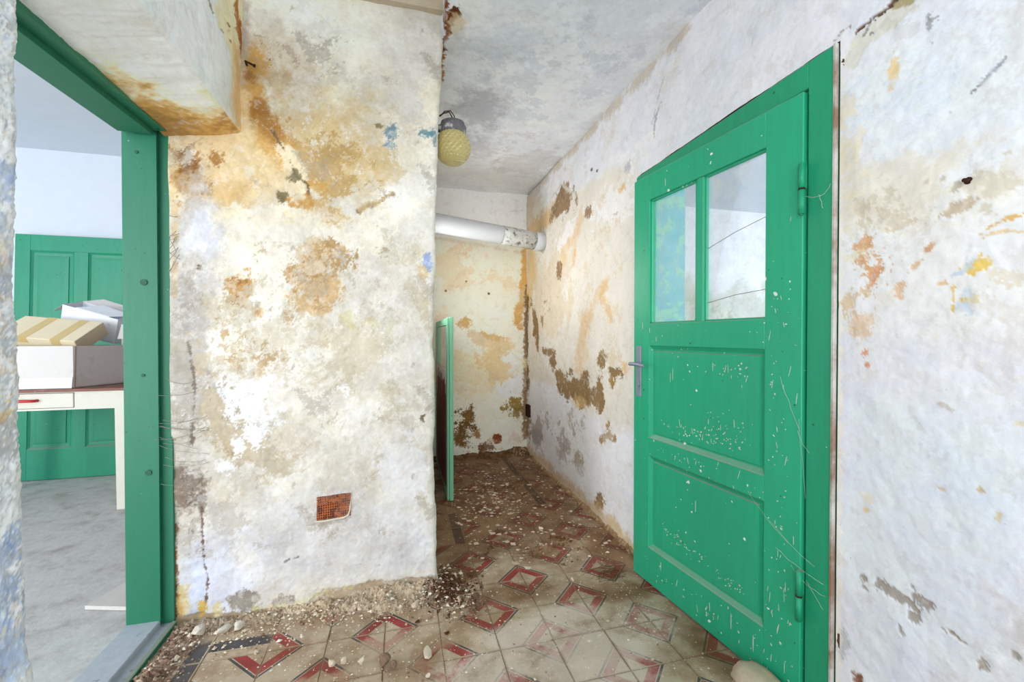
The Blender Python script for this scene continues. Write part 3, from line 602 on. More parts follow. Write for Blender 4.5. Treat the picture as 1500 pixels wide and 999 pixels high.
M['table_white'] = plain('old_cream_enamel', (214, 212, 198), .5, .06, 18, .1, c2=(190, 184, 168), c2scale=22, c2lo=.68, c2hi=.76)
M['table_pink'] = plain('bare_pink_primer', (206, 172, 152), .7, .1, 18, .1)
M['table_top'] = plain('brown_table_top', (128, 84, 72), .5, .12, 14, .1, c2=(176, 164, 156), c2scale=6)
M['red'] = plain('red_plastic', (196, 52, 52), .4, .08, 12, 0)
M['pipe'] = plain('white_painted_pipe', (204, 206, 210), .55, .05, 16, .15)
M['pipe_old'] = plain('flaking_pipe_paint', (206, 206, 202), .8, .16, 30, .4, c2=(104, 98, 84), c2scale=24, c2lo=.5, c2hi=.66)
M['board'] = plain('dark_red_board', (132, 66, 56), .7, .25, 12, .3, c2=(160, 112, 98), c2scale=5)
M['paper'] = plain('torn_paper', (216, 210, 204), .9, .1, 30, .2)
M['straw'] = plain('dry_twig', (112, 78, 44), .9, .2, 30, .2)
M['web'] = plain('dusty_cobweb', (206, 206, 196), .95, .05, 30, 0)
M['plank'] = plain('weathered_scrap_board', (206, 202, 196), .85, .14, 12, .3)

def attr_mat(name, rough=.95, scale=120, amt=.3, bmp=.5):
    m, nt, p = new_mat(name)
    a = node(nt, 'ShaderNodeAttribute', attribute_name='Col'); pos = geo_pos(nt)
    n = noise(nt, scale, 4, .65, pos)
    g = mth(nt, 'ADD', mth(nt, 'MULTIPLY', n, amt * 2), 1 - amt)
    nt.links.new(mixrgb(nt, 1.0, a.outputs['Color'], g, 'MULTIPLY'), p.inputs['Base Color'])
    p.inputs['Roughness'].default_value = rough; p.inputs['Specular IOR Level'].default_value = .15
    bump(nt, n, bmp, .006, p)
    return m
M['rubble'] = attr_mat('rubble', .97)

# floor tiles: flat print in each cement colour under one layer of dust, dirt and painted floor glare, all in world metres
def floor_ellipses(nt, pos, ells):
    sx = node(nt, 'ShaderNodeSeparateXYZ'); nt.links.new(pos, sx.inputs[0])
    acc = None
    for (cx, cy, rx, ry, st) in ells:
        a = mth(nt, 'DIVIDE', mth(nt, 'SUBTRACT', sx.outputs[0], cx), rx)
        b = mth(nt, 'DIVIDE', mth(nt, 'SUBTRACT', sx.outputs[1], cy), ry)
        d = mth(nt, 'SQRT', mth(nt, 'ADD', mth(nt, 'MULTIPLY', a, a), mth(nt, 'MULTIPLY', b, b)))
        f = mth(nt, 'MULTIPLY', mth(nt, 'SUBTRACT', 1.5, d, clamp=True), st)
        acc = f if acc is None else mth(nt, 'MAXIMUM', acc, f)
    return acc
def tile_material(name, c):
    m, nt, p = new_mat(name)
    pos = geo_pos(nt)
    info = node(nt, 'ShaderNodeObjectInfo')
    n1 = noise(nt, 9, 7, .68, pos); n2 = noise(nt, 85, 4, .7, pos); n3 = noise(nt, 3.1, 5, .6, pos)
    g = mth(nt, 'ADD', mth(nt, 'MULTIPLY', n1, .5), .74)
    base = mixrgb(nt, 1.0, L4(c), g, 'MULTIPLY')
    base = mixrgb(nt, mth(nt, 'MULTIPLY', info.outputs['Random'], .18), base, L4((120, 112, 96)))
    base = mixrgb(nt, ramp(nt, n3, .3, .75), base, mixrgb(nt, .4, base, L4((146, 126, 100))))
    mixn = mth(nt, 'ADD', mth(nt, 'MULTIPLY', n1, .75), mth(nt, 'MULTIPLY', n2, .25))
    # brown dirt lying in the niche
    e = floor_ellipses(nt, pos, DIRT)
    f = ramp(nt, mth(nt, 'ADD', mixn, mth(nt, 'MULTIPLY', mth(nt, 'SUBTRACT', e, 1.0), .45)), .28, .62)
    stain = mixrgb(nt, 1.0, base, (.50, .34, .20, 1), 'MULTIPLY')
    base = mixrgb(nt, mth(nt, 'MULTIPLY', f, .92), base, mixrgb(nt, .38, stain, L4((120, 88, 60))))
    # sandy dust in the hall
    e = floor_ellipses(nt, pos, SAND)
    f = ramp(nt, mth(nt, 'ADD', mixn, mth(nt, 'MULTIPLY', mth(nt, 'SUBTRACT', e, 1.0), .5)), .36, .6)
    base = mixrgb(nt, mth(nt, 'MULTIPLY', f, .7), base, L4((180, 160, 134)))
    # floor glare put into the tile colour as pale patches
    op = node(nt, 'ShaderNodeSeparateXYZ'); nt.links.new(obj_pos(nt), op.inputs[0])
    ed = mth(nt, 'MAXIMUM', mth(nt, 'ABSOLUTE', op.outputs[0]), mth(nt, 'ABSOLUTE', op.outputs[1]))
    f = mth(nt, 'ADD', ramp(nt, ed, .085, .106), mth(nt, 'MULTIPLY', mth(nt, 'SUBTRACT', mixn, .5), 2.6))
    seam = ramp(nt, f, .45, 1.25)
    base = mixrgb(nt, mth(nt, 'MULTIPLY', ramp(nt, noise(nt, 5.2, 7, .72, pos), .40, .60), .75), base, mixrgb(nt, 1.0, base, (.62, .50, .38, 1), 'MULTIPLY'))
    e = floor_ellipses(nt, pos, GLARE)
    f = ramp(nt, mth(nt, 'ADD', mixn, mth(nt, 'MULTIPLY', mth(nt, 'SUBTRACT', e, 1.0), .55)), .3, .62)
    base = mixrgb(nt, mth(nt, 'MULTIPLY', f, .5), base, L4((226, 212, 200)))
    base = mixrgb(nt, mth(nt, 'MULTIPLY', seam, .55), base, L4((124, 98, 72)))
    # crumbs
    v = node(nt, 'ShaderNodeTexVoronoi'); v.inputs['Scale'].default_value = 75; nt.links.new(pos, v.inputs['Vector'])
    wc = node(nt, 'ShaderNodeSeparateColor'); nt.links.new(v.outputs['Color'], wc.inputs[0])
    s = mth(nt, 'LESS_THAN', v.outputs['Distance'], mth(nt, 'MULTIPLY', mth(nt, 'POWER', wc.outputs[0], 5.0), .34))
    base = mixrgb(nt, mth(nt, 'MULTIPLY', s, .8), base, L4((212, 196, 172)))
    nt.links.new(base, p.inputs['Base Color'])
    p.inputs['Roughness'].default_value = .62; p.inputs['Specular IOR Level'].default_value = .35
    bump(nt, mixn, .3, .004, p)
    return m
DIRT = [(.75, 3.2, .55, 1.0, 1.6), (.35, 2.6, .35, .6, 1.3), (1.12, 2.1, .2, .3, 1.35), (.25, 2.05, .16, .16, 1.2), (.75, 2.35, .5, .35, 1.1), (1.12, 2.8, .1, .8, .9), (.5, 1.83, .3, .09, 1.1), (.95, 1.72, .2, .1, 1.15), (1.1, 1.35, .12, .3, .9), (.25, 1.72, .12, .1, .8), (.9, 1.3, .15, .1, .8)]
SAND = [(.02, 1.62, .3, .09, 1.45), (-.2, 1.50, .45, .07, 1.15), (-.4, 1.86, .6, .07, 1.4), (-.85, 1.75, .06, .4, 1.0), (.05, 1.4, .3, .12, 1.1), (.2, 1.8, .18, .14, 1.05), (-.5, 1.57, .3, .06, .75), (.6, 1.45, .5, .3, .8)]
GLARE = [(.45, 1.56, .18, .1, 1.4), (.66, 1.38, .3, .22, 1.2), (.28, 1.42, .28, .14, 1.0), (.66, 1.62, .2, .1, 1.15), (.95, 1.5, .18, .2, .95), (.3, 1.28, .4, .1, .9)]
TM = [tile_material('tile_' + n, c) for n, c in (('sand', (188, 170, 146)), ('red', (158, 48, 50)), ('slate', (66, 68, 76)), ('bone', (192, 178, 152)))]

def glass_material(name, tint=(1, 1, 1, 1), gloss=.10, dust=.06):
    m, nt, p = new_mat(name)
    nt.nodes.remove(p)
    out = nt.nodes['Material Output']
    t = node(nt, 'ShaderNodeBsdfTransparent'); t.inputs[0].default_value = tint
    g = node(nt, 'ShaderNodeBsdfGlossy'); g.inputs['Roughness'].default_value = .04
    d = node(nt, 'ShaderNodeBsdfDiffuse'); d.inputs[0].default_value = (.8, .82, .82, 1)
    fr = node(nt, 'ShaderNodeFresnel'); fr.inputs[0].default_value = 1.45
    a = node(nt, 'ShaderNodeMixShader'); nt.links.new(mth(nt, 'MULTIPLY', fr.outputs[0], gloss * 4, clamp=True), a.inputs[0])
    nt.links.new(t.outputs[0], a.inputs[1]); nt.links.new(g.outputs[0], a.inputs[2])
    b = node(nt, 'ShaderNodeMixShader')
    nt.links.new(mth(nt, 'MULTIPLY', ramp(nt, noise(nt, 9, 6, .7, geo_pos(nt)), .4, .8), dust * 2), b.inputs[0])
    nt.links.new(a.outputs[0], b.inputs[1]); nt.links.new(d.outputs[0], b.inputs[2])
    nt.links.new(b.outputs[0], out.inputs['Surface'])
    return m
M['glass'] = glass_material('dusty_window_glass')
def globe_material():
    m, nt, p = new_mat('amber_pressed_glass')
    p.inputs['Base Color'].default_value = L4((226, 208, 140)); p.inputs['Roughness'].default_value = .16
    p.inputs['Transmission Weight'].default_value = .3; p.inputs['Specular IOR Level'].default_value = .6
    return m
M['globe'] = globe_material()

# ------------------------------------------------------------------ mesh helpers
def setp(o, label=None, cat=None, group=None, kind=None):
    if label: o['label'] = label
    if cat: o['category'] = cat
    if group: o['group'] = group
    if kind: o['kind'] = kind
    return o
def link(name, me, parent=None, loc=None):
    o = bpy.data.objects.new(name, me); col.objects.link(o)
    if loc is not None: o.location = loc
    if parent is not None: o.parent = parent
    return o
def empty(name, loc=(0, 0, 0), rz=0.0, parent=None):
    o = bpy.data.objects.new(name, None); col.objects.link(o)
    o.empty_display_size = .1; o.location = loc; o.rotation_euler = (0, 0, rz)
    if parent is not None: o.parent = parent
    return o
class MB:
    """Collects shapes into ONE mesh."""
    def __init__(s): s.bm = bmesh.new(); s.mi = 0
    def face(s, vs):
        try:
            f = s.bm.faces.new(vs); f.material_index = s.mi; return f
        except ValueError: return None
    def box(s, x0, x1, y0, y1, z0, z1, mat=None, bev=0.0):
        P = [(x, y, z) for x in (x0, x1) for y in (y0, y1) for z in (z0, z1)]
        vs = [s.bm.verts.new(mat @ Vector(p) if mat else p) for p in P]
        fs = [s.face([vs[i] for i in q]) for q in ((0, 1, 3, 2), (4, 6, 7, 5), (0, 4, 5, 1), (2, 3, 7, 6), (0, 2, 6, 4), (1, 5, 7, 3))]
        if bev:
            es = list({e for f in fs for e in f.edges})
            r = bmesh.ops.bevel(s.bm, geom=es, offset=bev, segments=1, affect='EDGES', profile=.5)
            for f in r['faces']: f.material_index = s.mi
        return s
    def poly(s, pts):
        return s.face([s.bm.verts.new(p) for p in pts])
    def prism(s, pts, d):
        a = [s.bm.verts.new(p) for p in pts]; b = [s.bm.verts.new(Vector(p) + Vector(d)) for p in pts]
        n = len(a); s.face(a[::-1]); s.face(b)
        for i in range(n): s.face([a[i], a[(i + 1) % n], b[(i + 1) % n], b[i]])
        return s
    def tube(s, pts, r, seg=8, cap=True, radii=None):
        pts = [Vector(p) for p in pts]; rings = []
        prev = None
        for i, p in enumerate(pts):
            t = (pts[min(i + 1, len(pts) - 1)] - pts[max(i - 1, 0)]).normalized()
            ref = Vector((0, 0, 1)) if abs(t.z) < .9 else Vector((1, 0, 0))
            if prev is not None: ref = prev
            u = (ref - t * ref.dot(t)).normalized(); w = t.cross(u); prev = u
            rr = radii[i] if radii else r
            rings.append([s.bm.verts.new(p + (u * math.cos(a) + w * math.sin(a)) * rr) for a in [2 * math.pi * k / seg for k in range(seg)]])
        for A, B in zip(rings[:-1], rings[1:]):
            for k in range(seg):
                f = s.face([A[k], A[(k + 1) % seg], B[(k + 1) % seg], B[k]])
                if f: f.smooth = True
        if cap: s.face(rings[0][::-1]); s.face(rings[-1])
        return s
    def lathe(s, prof, seg=24, center=(0, 0, 0), fn=None, smooth=True):
        rings = []
        for j, (r, z) in enumerate(prof):
            ring = []
            for k in range(seg):
                a = 2 * math.pi * k / seg; q = r if fn is None else fn(r, j, k)
                ring.append(s.bm.verts.new((center[0] + q * math.cos(a), center[1] + q * math.sin(a), center[2] + z)))
            rings.append(ring)
        for A, B in zip(rings[:-1], rings[1:]):
            for k in range(seg):
                f = s.face([A[k], A[(k + 1) % seg], B[(k + 1) % seg], B[k]])
                if f: f.smooth = smooth
        s.face(rings[0][::-1]); s.face(rings[-1])
        return s
    def build(s, name, mats, parent=None, loc=None):
        bmesh.ops.recalc_face_normals(s.bm, faces=s.bm.faces)
        me = bpy.data.meshes.new(name); s.bm.to_mesh(me); s.bm.free()
        for m in (mats if isinstance(mats, (list, tuple)) else [mats]): me.materials.append(m)
        return link(name, me, parent, loc)

def np_mesh(name, V, F, mats, colors=None, parent=None, smooth=True, midx=None, gain=1.0):
    V = np.ascontiguousarray(V, np.float32); F = np.ascontiguousarray(F, np.int32)
    me = bpy.data.meshes.new(name)
    n = F.shape[1]
    me.vertices.add(len(V)); me.vertices.foreach_set('co', V.ravel())
    me.loops.add(F.size); me.loops.foreach_set('vertex_index', F.ravel())
    me.polygons.add(len(F)); me.polygons.foreach_set('loop_start', np.arange(0, F.size, n, dtype=np.int32))
    me.polygons.foreach_set('loop_total', np.full(len(F), n, np.int32))
    me.polygons.foreach_set('use_smooth', np.full(len(F), smooth, bool))
    if midx is not None: me.polygons.foreach_set('material_index', np.ascontiguousarray(midx, np.int32))
    for m in (mats if isinstance(mats, (list, tuple)) else [mats]): me.materials.append(m)
    me.update(calc_edges=True)
    if colors is not None:
        at = me.attributes.new('Col', 'FLOAT_COLOR', 'POINT')
        c4 = np.ones((len(V), 4), np.float32); c4[:, :3] = np.clip(lin(colors) * gain, 0, .88)
        at.data.foreach_set('color', c4.ravel())
    me.validate()
    return link(name, me, parent)
def grid_mesh(name, us, vs, base, fmap, paintfn, keep=None, parent=None, mat=None, gain=1.0):
    """A plaster surface: fmap(u, v, h) -> xyz arrays, paintfn(Paint) colours it."""
    us = np.asarray(us, float); vs = np.asarray(vs, float)
    U, V = np.meshgrid(us, vs)
    p = Paint(U, V, base); paintfn(p)
    X = np.stack(fmap(p.u, p.v, p.h), -1)
    nu, nv = len(us), len(vs)
    i = np.arange(nu - 1)[None, :] + np.arange(nv - 1)[:, None] * nu
    F = np.stack([i, i + 1, i + 1 + nu, i + nu], -1).reshape(-1, 4)
    if keep is not None:
        uc = (U[:-1, :-1] + U[1:, 1:]).ravel() / 2; vc = (V[:-1, :-1] + V[1:, 1:]).ravel() / 2
        F = F[keep(uc, vc)]
    return np_mesh(name, X, F, mat or M['plaster'], p.c, parent, gain=gain)
def span(a, b, step): return np.linspace(a, b, max(2, int(round((b - a) / step)) + 1))
def joinspan(*parts):
    return np.unique(np.round(np.concatenate(parts), 6))

# ================================================================== SETTING
HIGH, LOW = 2.72, 2.5          # higher ceiling over the left of the hall, lower one over niche and door side
# ---- chimney breast face
FX0, FX1, FY = -.885, .153, 1.96
R0 = .022
def chimney_map(u, v, h):
    lean = np.interp(v, [0, .05, .12, 1.13, 1.75, 2.2, 2.62, 2.75], [.012, .006, .0, -.008, .004, .016, .05, .056])
    lean = lean + .003 * nz(CLOUD, v, v * 0 + .3, 2.0)
    x1 = FX1 - R0
    t = np.clip((u - x1) / R0, 0, math.pi / 2)
    ext = np.maximum(u - x1 - R0 * math.pi / 2, 0)
    face = np.minimum(u, x1)
    w = .005 * nz(CLOUD, u, v, 2.0) + .0005 * nz(ROUGH, u, v, 1.0)
    hh = (h * (1 - .6 * t / (math.pi / 2)) + w)
    X = face + R0 * np.sin(t) + lean * sstep(-.5, .15, u) + hh * np.sin(t)
    Y = FY + R0 * (1 - np.cos(t)) + ext - hh * np.cos(t)
    return X, Y, v
def chimney_paint(p):
    p.mottle_all((216, 211, 201), 1.9, .2, .6)
    p.run(CH, -1)
    for L_, a_ in ((1.1, 6.0), (.45, 4.0)):
        g_ = nz(ROUGH, p.u, p.v, L_ * 1.6, L_) * a_; q_ = np.abs(nz(CLOUD, p.u, p.v, L_ * 1.3, .3 + L_)) * a_
        p.c = np.clip(p.c + g_[:, None] * np.array([.9, 1, 1.1], np.float32) + q_[:, None] * np.array([.1, -.1, -.55], np.float32), 0, 255)
    p.mottle_all((232, 226, 214), .8, 1.2, .5, .4, ROUGH, .3)
    p.mottle_all((170, 158, 142), .5, 1.9, .45, -.4, ROUGH, .2)
    p.grain(3.5)
us = joinspan(span(FX0, FX1 - R0, .0042), FX1 - R0 + np.linspace(0, R0 * math.pi / 2, 7), FX1 - R0 + R0 * math.pi / 2 + np.linspace(.01, 2.05, 24))
vs = span(0, 2.73, .0045)
wall_front = grid_mesh('wall_front', us, vs, (226, 220, 208), chimney_map, chimney_paint, gain=.82)
setp(wall_front, 'stained ochre and white plaster chimney breast facing the hall', kind='structure')
sb = MB(); sb.box(-1.04, FX0 + .01, 1.985, 4.1, 0, 2.75)
sb.build('masonry_core', M['dark_gap'], wall_front)

# ---- right wall with the door opening
RX = 1.2
OY0, OY1, OZ = .930, 1.992, 1.985
def right_map(u, v, h):
    w = .004 * nz(CLOUD, u, v, 2.2) + .0004 * nz(ROUGH, u, v, 1.0)
    near = np.minimum(np.minimum(np.abs(u - OY0), np.abs(u - OY1)) + np.where(v > OZ, v - OZ, 0), .05) / .05
    return RX - (h + w * near), u, v
def right_paint(p):
    p.mottle_all((206, 209, 217), 1.7, .3, .5)
    p.run(RW, 1)
    p.mottle_all((206, 200, 190), .6, 1.7, .4, -.3, ROUGH, .3)
    p.grain(2.5)
us = joinspan(span(-1.2, .5, .08), span(.5, OY0, .0036), span(OY0, OY1, .006), span(OY1, 4.04, .0052))
vs = joinspan(span(0, OZ, .0045), span(OZ, 2.53, .006))
wall_right = grid_mesh('wall_right', us, vs, (217, 216, 220), right_map, right_paint, gain=1.2, keep=lambda u, v: ~((u > OY0) & (u < OY1) & (v < OZ)))
setp(wall_right, 'flaking white and beige plaster wall with the green glazed door', kind='structure')
TH = 1.475
b = MB()
b.box(RX + .02, TH, -1.2, OY0, 0, 2.6); b.box(RX + .02, TH, OY1, 4.04, 0, 2.6); b.box(RX + .02, TH, OY0, OY1, OZ, 2.6)
b.box(RX + .001, RX + .02, OY0 - .01, OY0, 0, OZ); b.box(RX + .001, RX + .02, OY0 - .01, OY1 + .01, OZ, OZ + .01); b.box(RX + .001, RX + .02, OY1, OY1 + .01, 0, OZ)
b.build('masonry_core', M['dark_gap'], wall_right)
b = MB()   # plastered and painted reveal and far side of the same wall
b.box(RX + .075, TH + .012, OY1 - .004, OY1 + .02, 0, OZ + .01)
b.box(RX + .075, TH + .012, OY0 - .02, OY0 + .004, 0, OZ + .01)
setp(b.build('door_reveal', M['aqua'], wall_right), 'peeling aqua painted reveal')
b = MB()
b.box(TH, TH + .012, OY1 + .0201, 4.02, 0, 2.56); b.box(TH, TH + .012, -.6, OY0 - .0201, 0, 2.56); b.box(TH, TH + .012, OY0 - .02, OY1 + .02, OZ + .011, 2.56)
b.box(RX + .08, TH, OY0, OY1, OZ - .004, OZ + .01)
b.build('inner_plaster', M['whitewash'], wall_right)

# ---- added frame around the unseen niche fill light, on the chimney breast flank
w1 = empty('niche_fill_frame', (.15, 3.02, 1.64)); setp(w1, 'small white frame added around the fill light in the niche', kind='structure')
b = MB()
for q in ((2.69, 2.73, 1.32, 1.96), (3.31, 3.35, 1.32, 1.96), (2.73, 3.31, 1.32, 1.36), (2.73, 3.31, 1.92, 1.96)): b.box(.150, .163, *q, bev=.003)
o = b.build('fill_frame', M['pipe'], w1); o.matrix_parent_inverse = Matrix.Translation(-w1.location)

# ---- back wall of the niche
BY = 4.03
def back_map(u, v, h):
    return u, BY - h - .004 * nz(CLOUD, u, v, 1.6), v
def back_paint(p):
    p.run(BW, -1); p.mottle_all((214, 206, 190), .7, 1.6, .3, 0, ROUGH, .3); p.grain(3)
wall_back = grid_mesh('wall_back', span(.1, 1.22, .0055), span(0, 2.6, .006), (222, 226, 233), back_map, back_paint, gain=1.3)
setp(wall_back, 'white over beige damp stained end wall of the niche', kind='structure')

# ---- left wall: beam over the doorway, near pier
LX, FRX = -.628, -.875
def beam_map(u, v, h):
    # v from -.26 (back of the soffit) to 0 (edge) to .75 (up the face); rounded arris
    r = .022
    a = np.clip(v / r + .5, 0, 1) * math.pi / 2
    up = np.maximum(v - r / 2, 0); back = np.maximum(-v - r / 2, 0)
    k = np.clip((1.981 - 1.946) / .25, 0, 1)
    w = .0008 * nz(ROUGH, u, v, 1.0) + .003 * nz(CLOUD, u, v, 1.2)
    X = LX - r + r * np.sin(a) - back + (h + w) * np.sin(a)
    Z = 1.981 + r - r * np.cos(a) + up - back * k - (h + w) * np.cos(a)
    edge = .003 * nz(CLOUD, u, u * 0 + .2, 1.6)
    return X, u, Z + edge * (1 - np.clip(up * 6, 0, 1))
def beam_paint(p):
    z = p.v.copy()
    f = p.v > 0
    p.v = np.where(f, p.v + 1.981, p.v + 1.3)          # the face is painted in its real heights, the soffit below them
    p.mottle_all((202, 207, 206), 1.2, .2, .6)
    i = np.nonzero(~f)[0]
    p.mix(i, np.full(len(i), .9), (236, 233, 216))
    p.run(BF, 1)
    # brown damp running along the frame and into the corner
    d = -z[i]; y = p.u[i]
    n = nz(ROUGH, y, d, .7, .3)
    g = sstep(.0, .26, d) * sstep(1.25, 1.85, y) + sstep(1.66, 1.93, y) * .75
    p.mix(i, sstep(.42, .95, g + .16 * n) * .9, (176, 124, 52))
    p.mix(i, sstep(.85, 1.35, g + .22 * n) * .7, (112, 74, 34))
    p.mix(i, sstep(.2, .6, g + .2 * n) * .3, (206, 176, 120))
    p.v = z; p.grain(3)
us = joinspan(span(-1.2, .9, .06), span(.9, 1.972, .0055))
vs = joinspan(span(-.262, -.012, .0055), np.linspace(-.012, .012, 8), span(.012, .76, .0055))
wall_left = grid_mesh('wall_left', us, vs, (212, 216, 214), beam_map, beam_paint, gain=1.3)
setp(wall_left, 'thick white plaster wall and lintel around the left doorway', kind='structure')
def pier_map(u, v, h):
    # u = Y up to the arris, then round it towards -X
    y1 = np.interp(v, [0, .5, .62, .78, 1.0, 1.14, 1.38, 1.73, 2.1], [.958, .945, .936, .928, .921, .917, .921, .925, .925])
    r = .03; s0 = .9
    t = np.clip((u - s0) / r, 0, math.pi / 2); ext = np.maximum(u - s0 - r * math.pi / 2, 0)
    w = .0012 * nz(ROUGH, u, v, .6) + .0016 * nz(CLOUD, u, v, .6) + .0004 * nz(FINE, u, v, .7)
    w = w * sstep(.3, .6, u)
    hh = h + w
    X = LX - r * (1 - np.cos(t)) - ext + hh * np.cos(t)
    Y = np.minimum(u, s0) - (s0 + r) + y1 + r * np.sin(t) + hh * np.sin(t)
    return X, Y, v
def pier_paint(p):
    p.mottle_all((176, 180, 184), .35, .0, .8, .8, ROUGH, .5)
    p.mottle_all((236, 238, 240), .3, .6, .8, 1.2, ROUGH, .3)
    p.run(NW, 1)
    p.mottle_all((168, 170, 174), .34, .9, .6, -.6, FINE, .5); p.mottle_all((248, 249, 250), .41, .8, .8, .8, FINE, .4); p.mottle_all((196, 176, 150), .5, 1.3, .5, 0, FINE, .4); p.mottle_all((150, 166, 196), .6, 1.2, .5, 0, ROUGH, .3)
    p.grain(5)
us = joinspan(span(-1.2, .55, .06), span(.55, .9, .0035), .9 + np.linspace(0, .03 * math.pi / 2, 12), .9 + .03 * math.pi / 2 + np.linspace(.004, .3, 40))
pier = grid_mesh('near_pier', us, span(0, 2.0, .0045), (206, 210, 212), pier_map, pier_paint, parent=wall_left, gain=1.3)
setp(pier, 'lumpy blue-grey painted edge of the wall beside the camera')
b = MB(); b.box(-1.04, LX - .012, -1.2, .86, 0, 2.75); b.box(-1.04, -.89, -1.2, 1.98, 2.0, 2.75); b.build('masonry_core', M['dark_gap'], wall_left)

# ---- ceilings
def ceil_paint(p):
    p.mottle_all((226, 229, 234), 1.4, .2, .7); p.run(CE, 1); p.grain(2.5)
def ceil_map(u, v, h):
    z = LOW + .0195 * (v - 1.5)
    e = .18 + .012 * nz(ROUGH, v, v * 0 + .1, .8) + .02 * np.clip((v - 1.7) / 2, 0, 1)
    uu = np.where(u < .3, e + (u - .18) * (.3 - e) / .12, u)
    drop = u < .1799
    x = np.where(drop, e - .001, uu)
    zz = np.where(drop, z + (.18 - u) * 6, z - h - .003 * nz(CLOUD, u, v, 1.1))
    return x, v, zz
us = joinspan(np.array([.14, .16]), span(.18, .32, .006), span(.32, 1.23, .009))
vs = joinspan(span(-1.2, 1.0, .1), span(1.0, 4.06, .009))
ceiling = grid_mesh('ceiling', us, vs, (216, 220, 226), ceil_map, ceil_paint, gain=1.1)
setp(ceiling, 'grey-white plaster ceiling over the niche with a crumbling edge', kind='structure')
b = MB(); b.box(-.9, .19, -1.2, 1.975, HIGH, HIGH + .03); b.box(.19, 1.48, -1.2, 4.06, 2.62, 2.66)
b.build('upper_ceiling', M['whitewash'], ceiling)
b = MB(); b.box(-.625, .212, 1.925, 1.975, 2.612, HIGH - .001, bev=.004)
b.box(-.625, .212, 1.918, 1.926, 2.66, 2.664)
setp(b.build('trim_1', M['timber']), 'bare grey timber bearer above the chimney breast', kind='structure')

# ---- side rooms
b = MB(); b.box(-5.2, -1.035, 4.36, 4.42, 0, 2.75); setp(b.build('wall_back.001', M['whitewash']), 'white wall at the end of the left room', kind='structure')
b = MB(); b.box(-5.26, -5.2, -.6, 4.42, 0, 2.75); setp(b.build('wall_left.001', M['whitewash']), 'white outer wall of the left room', kind='structure')
b = MB(); b.box(-5.26, -1.03, -.6, 4.42, 2.69, 2.75); setp(b.build('ceiling.001', M['whitewash']), 'white ceiling of the left room', kind='structure')
b = MB(); b.box(-5.26, -.93, -1.2, 4.42, -.05, 0); setp(b.build('floor.001', M['concrete']), 'dusty grey screed floor of the left room', kind='structure')
def rr_paint(p):
    p.mottle_all((224, 228, 232), .9, .2, .5)
    n = nz(CLOUD, p.u, p.v, 2.4, .2)
    i = np.arange(p.u.size)
    top = 1.66 + .12 * n + .22 * np.exp(-((p.u - 3.05) / .35) ** 2)
    p.mix(i, sstep(.12, -.12, p.v - top + .05 * nz(ROUGH, p.u, p.v, .8)) * .75, (198, 202, 188))
    p.mix(i, sstep(.1, -.1, p.v - top + .22) * sstep(-.3, .8, nz(ROUGH, p.u, p.v, 1.4, .4)) * .7, (166, 174, 148))
    p.grain(3)
w = grid_mesh('wall_back.002', span(1.3, 5.2, .02), span(0, 2.58, .02), (236, 238, 242), lambda u, v, h: (u, 3.95 - h, v), rr_paint)
setp(w, 'white damp stained wall seen through the door glass', kind='structure')
b = MB(); b.box(1.48, 5.26, -.6, 4.0, 2.55, 2.6); setp(b.build('ceiling.002', M['whitewash']), 'white ceiling of the room behind the glazed door', kind='structure')
b = MB(); b.box(5.2, 5.26, -.6, 4.0, 0, 2.58); setp(b.build('wall_right.001', M['whitewash']), 'white outer wall of the room behind the glazed door', kind='structure')
b = MB(); b.box(1.215, 5.26, -1.2, 4.0, -.05, 0); setp(b.build('floor.002', M['concrete']), 'grey floor of the room behind the glazed door', kind='structure')

# ---- tiled floor: every tile its own object, on the mortar bed
b = MB(); b.box(-.93, 1.215, -1.2, 4.05, -.05, -.004)
floor = b.build('floor', plain('mortar_bed', (136, 116, 92), .95, .3, 40, .5)); setp(floor, 'old patterned cement tile floor of the hall and niche', kind='structure')
PITCH = .207; T = .2045
def clip_band(lo, hi, fn, sq):
    def cut(P, sgn, c):
        out = []
        for k in range(len(P)):
            a, q = P[k], P[(k + 1) % len(P)]
            da, dq = sgn * (fn(a) - c), sgn * (fn(q) - c)
            if da >= 0: out.append(a)
            if da * dq < 0:
                t = da / (da - dq); out.append((a[0] + (q[0] - a[0]) * t, a[1] + (q[1] - a[1]) * t))
        return out
    P = cut(sq, 1, lo)
    return cut(P, -1, hi) if len(P) > 2 else []
def tile_mesh(name, fn, bands):
    bm = bmesh.new(); h = .008; e = .0012
    sq = [(e, e), (T - e, e), (T - e, T - e), (e, T - e)]
    for lo, hi, mi in bands:
        P = clip_band(lo, hi, fn, sq)
        if len(P) > 2:
            f = bm.faces.new([bm.verts.new((x - T / 2, y - T / 2, h)) for x, y in P]); f.material_index = mi
    o = [(0, 0), (T, 0), (T, T), (0, T)]
    for k in range(4):
        k2 = (k + 1) % 4
        f = bm.faces.new([bm.verts.new(q) for q in ((o[k][0] - T / 2, o[k][1] - T / 2, -.008), (o[k2][0] - T / 2, o[k2][1] - T / 2, -.008), (o[k2][0] - T / 2, o[k2][1] - T / 2, h - .0008), (o[k][0] - T / 2, o[k][1] - T / 2, h - .0008))]); f.material_index = 0
        f = bm.faces.new([bm.verts.new(q) for q in ((o[k][0] - T / 2, o[k][1] - T / 2, h - .0008), (o[k2][0] - T / 2, o[k2][1] - T / 2, h - .0008), (sq[k2][0] - T / 2, sq[k2][1] - T / 2, h), (sq[k][0] - T / 2, sq[k][1] - T / 2, h))]); f.material_index = 0
    me = bpy.data.meshes.new(name); bm.to_mesh(me); bm.free()
    for m in TM: me.materials.append(m)
    return me
D = 2 * T
half = [(0, .064, 0), (.064, .110, 1), (.110, .115, 3), (.115, .127, 2), (.127, .132, 3)]
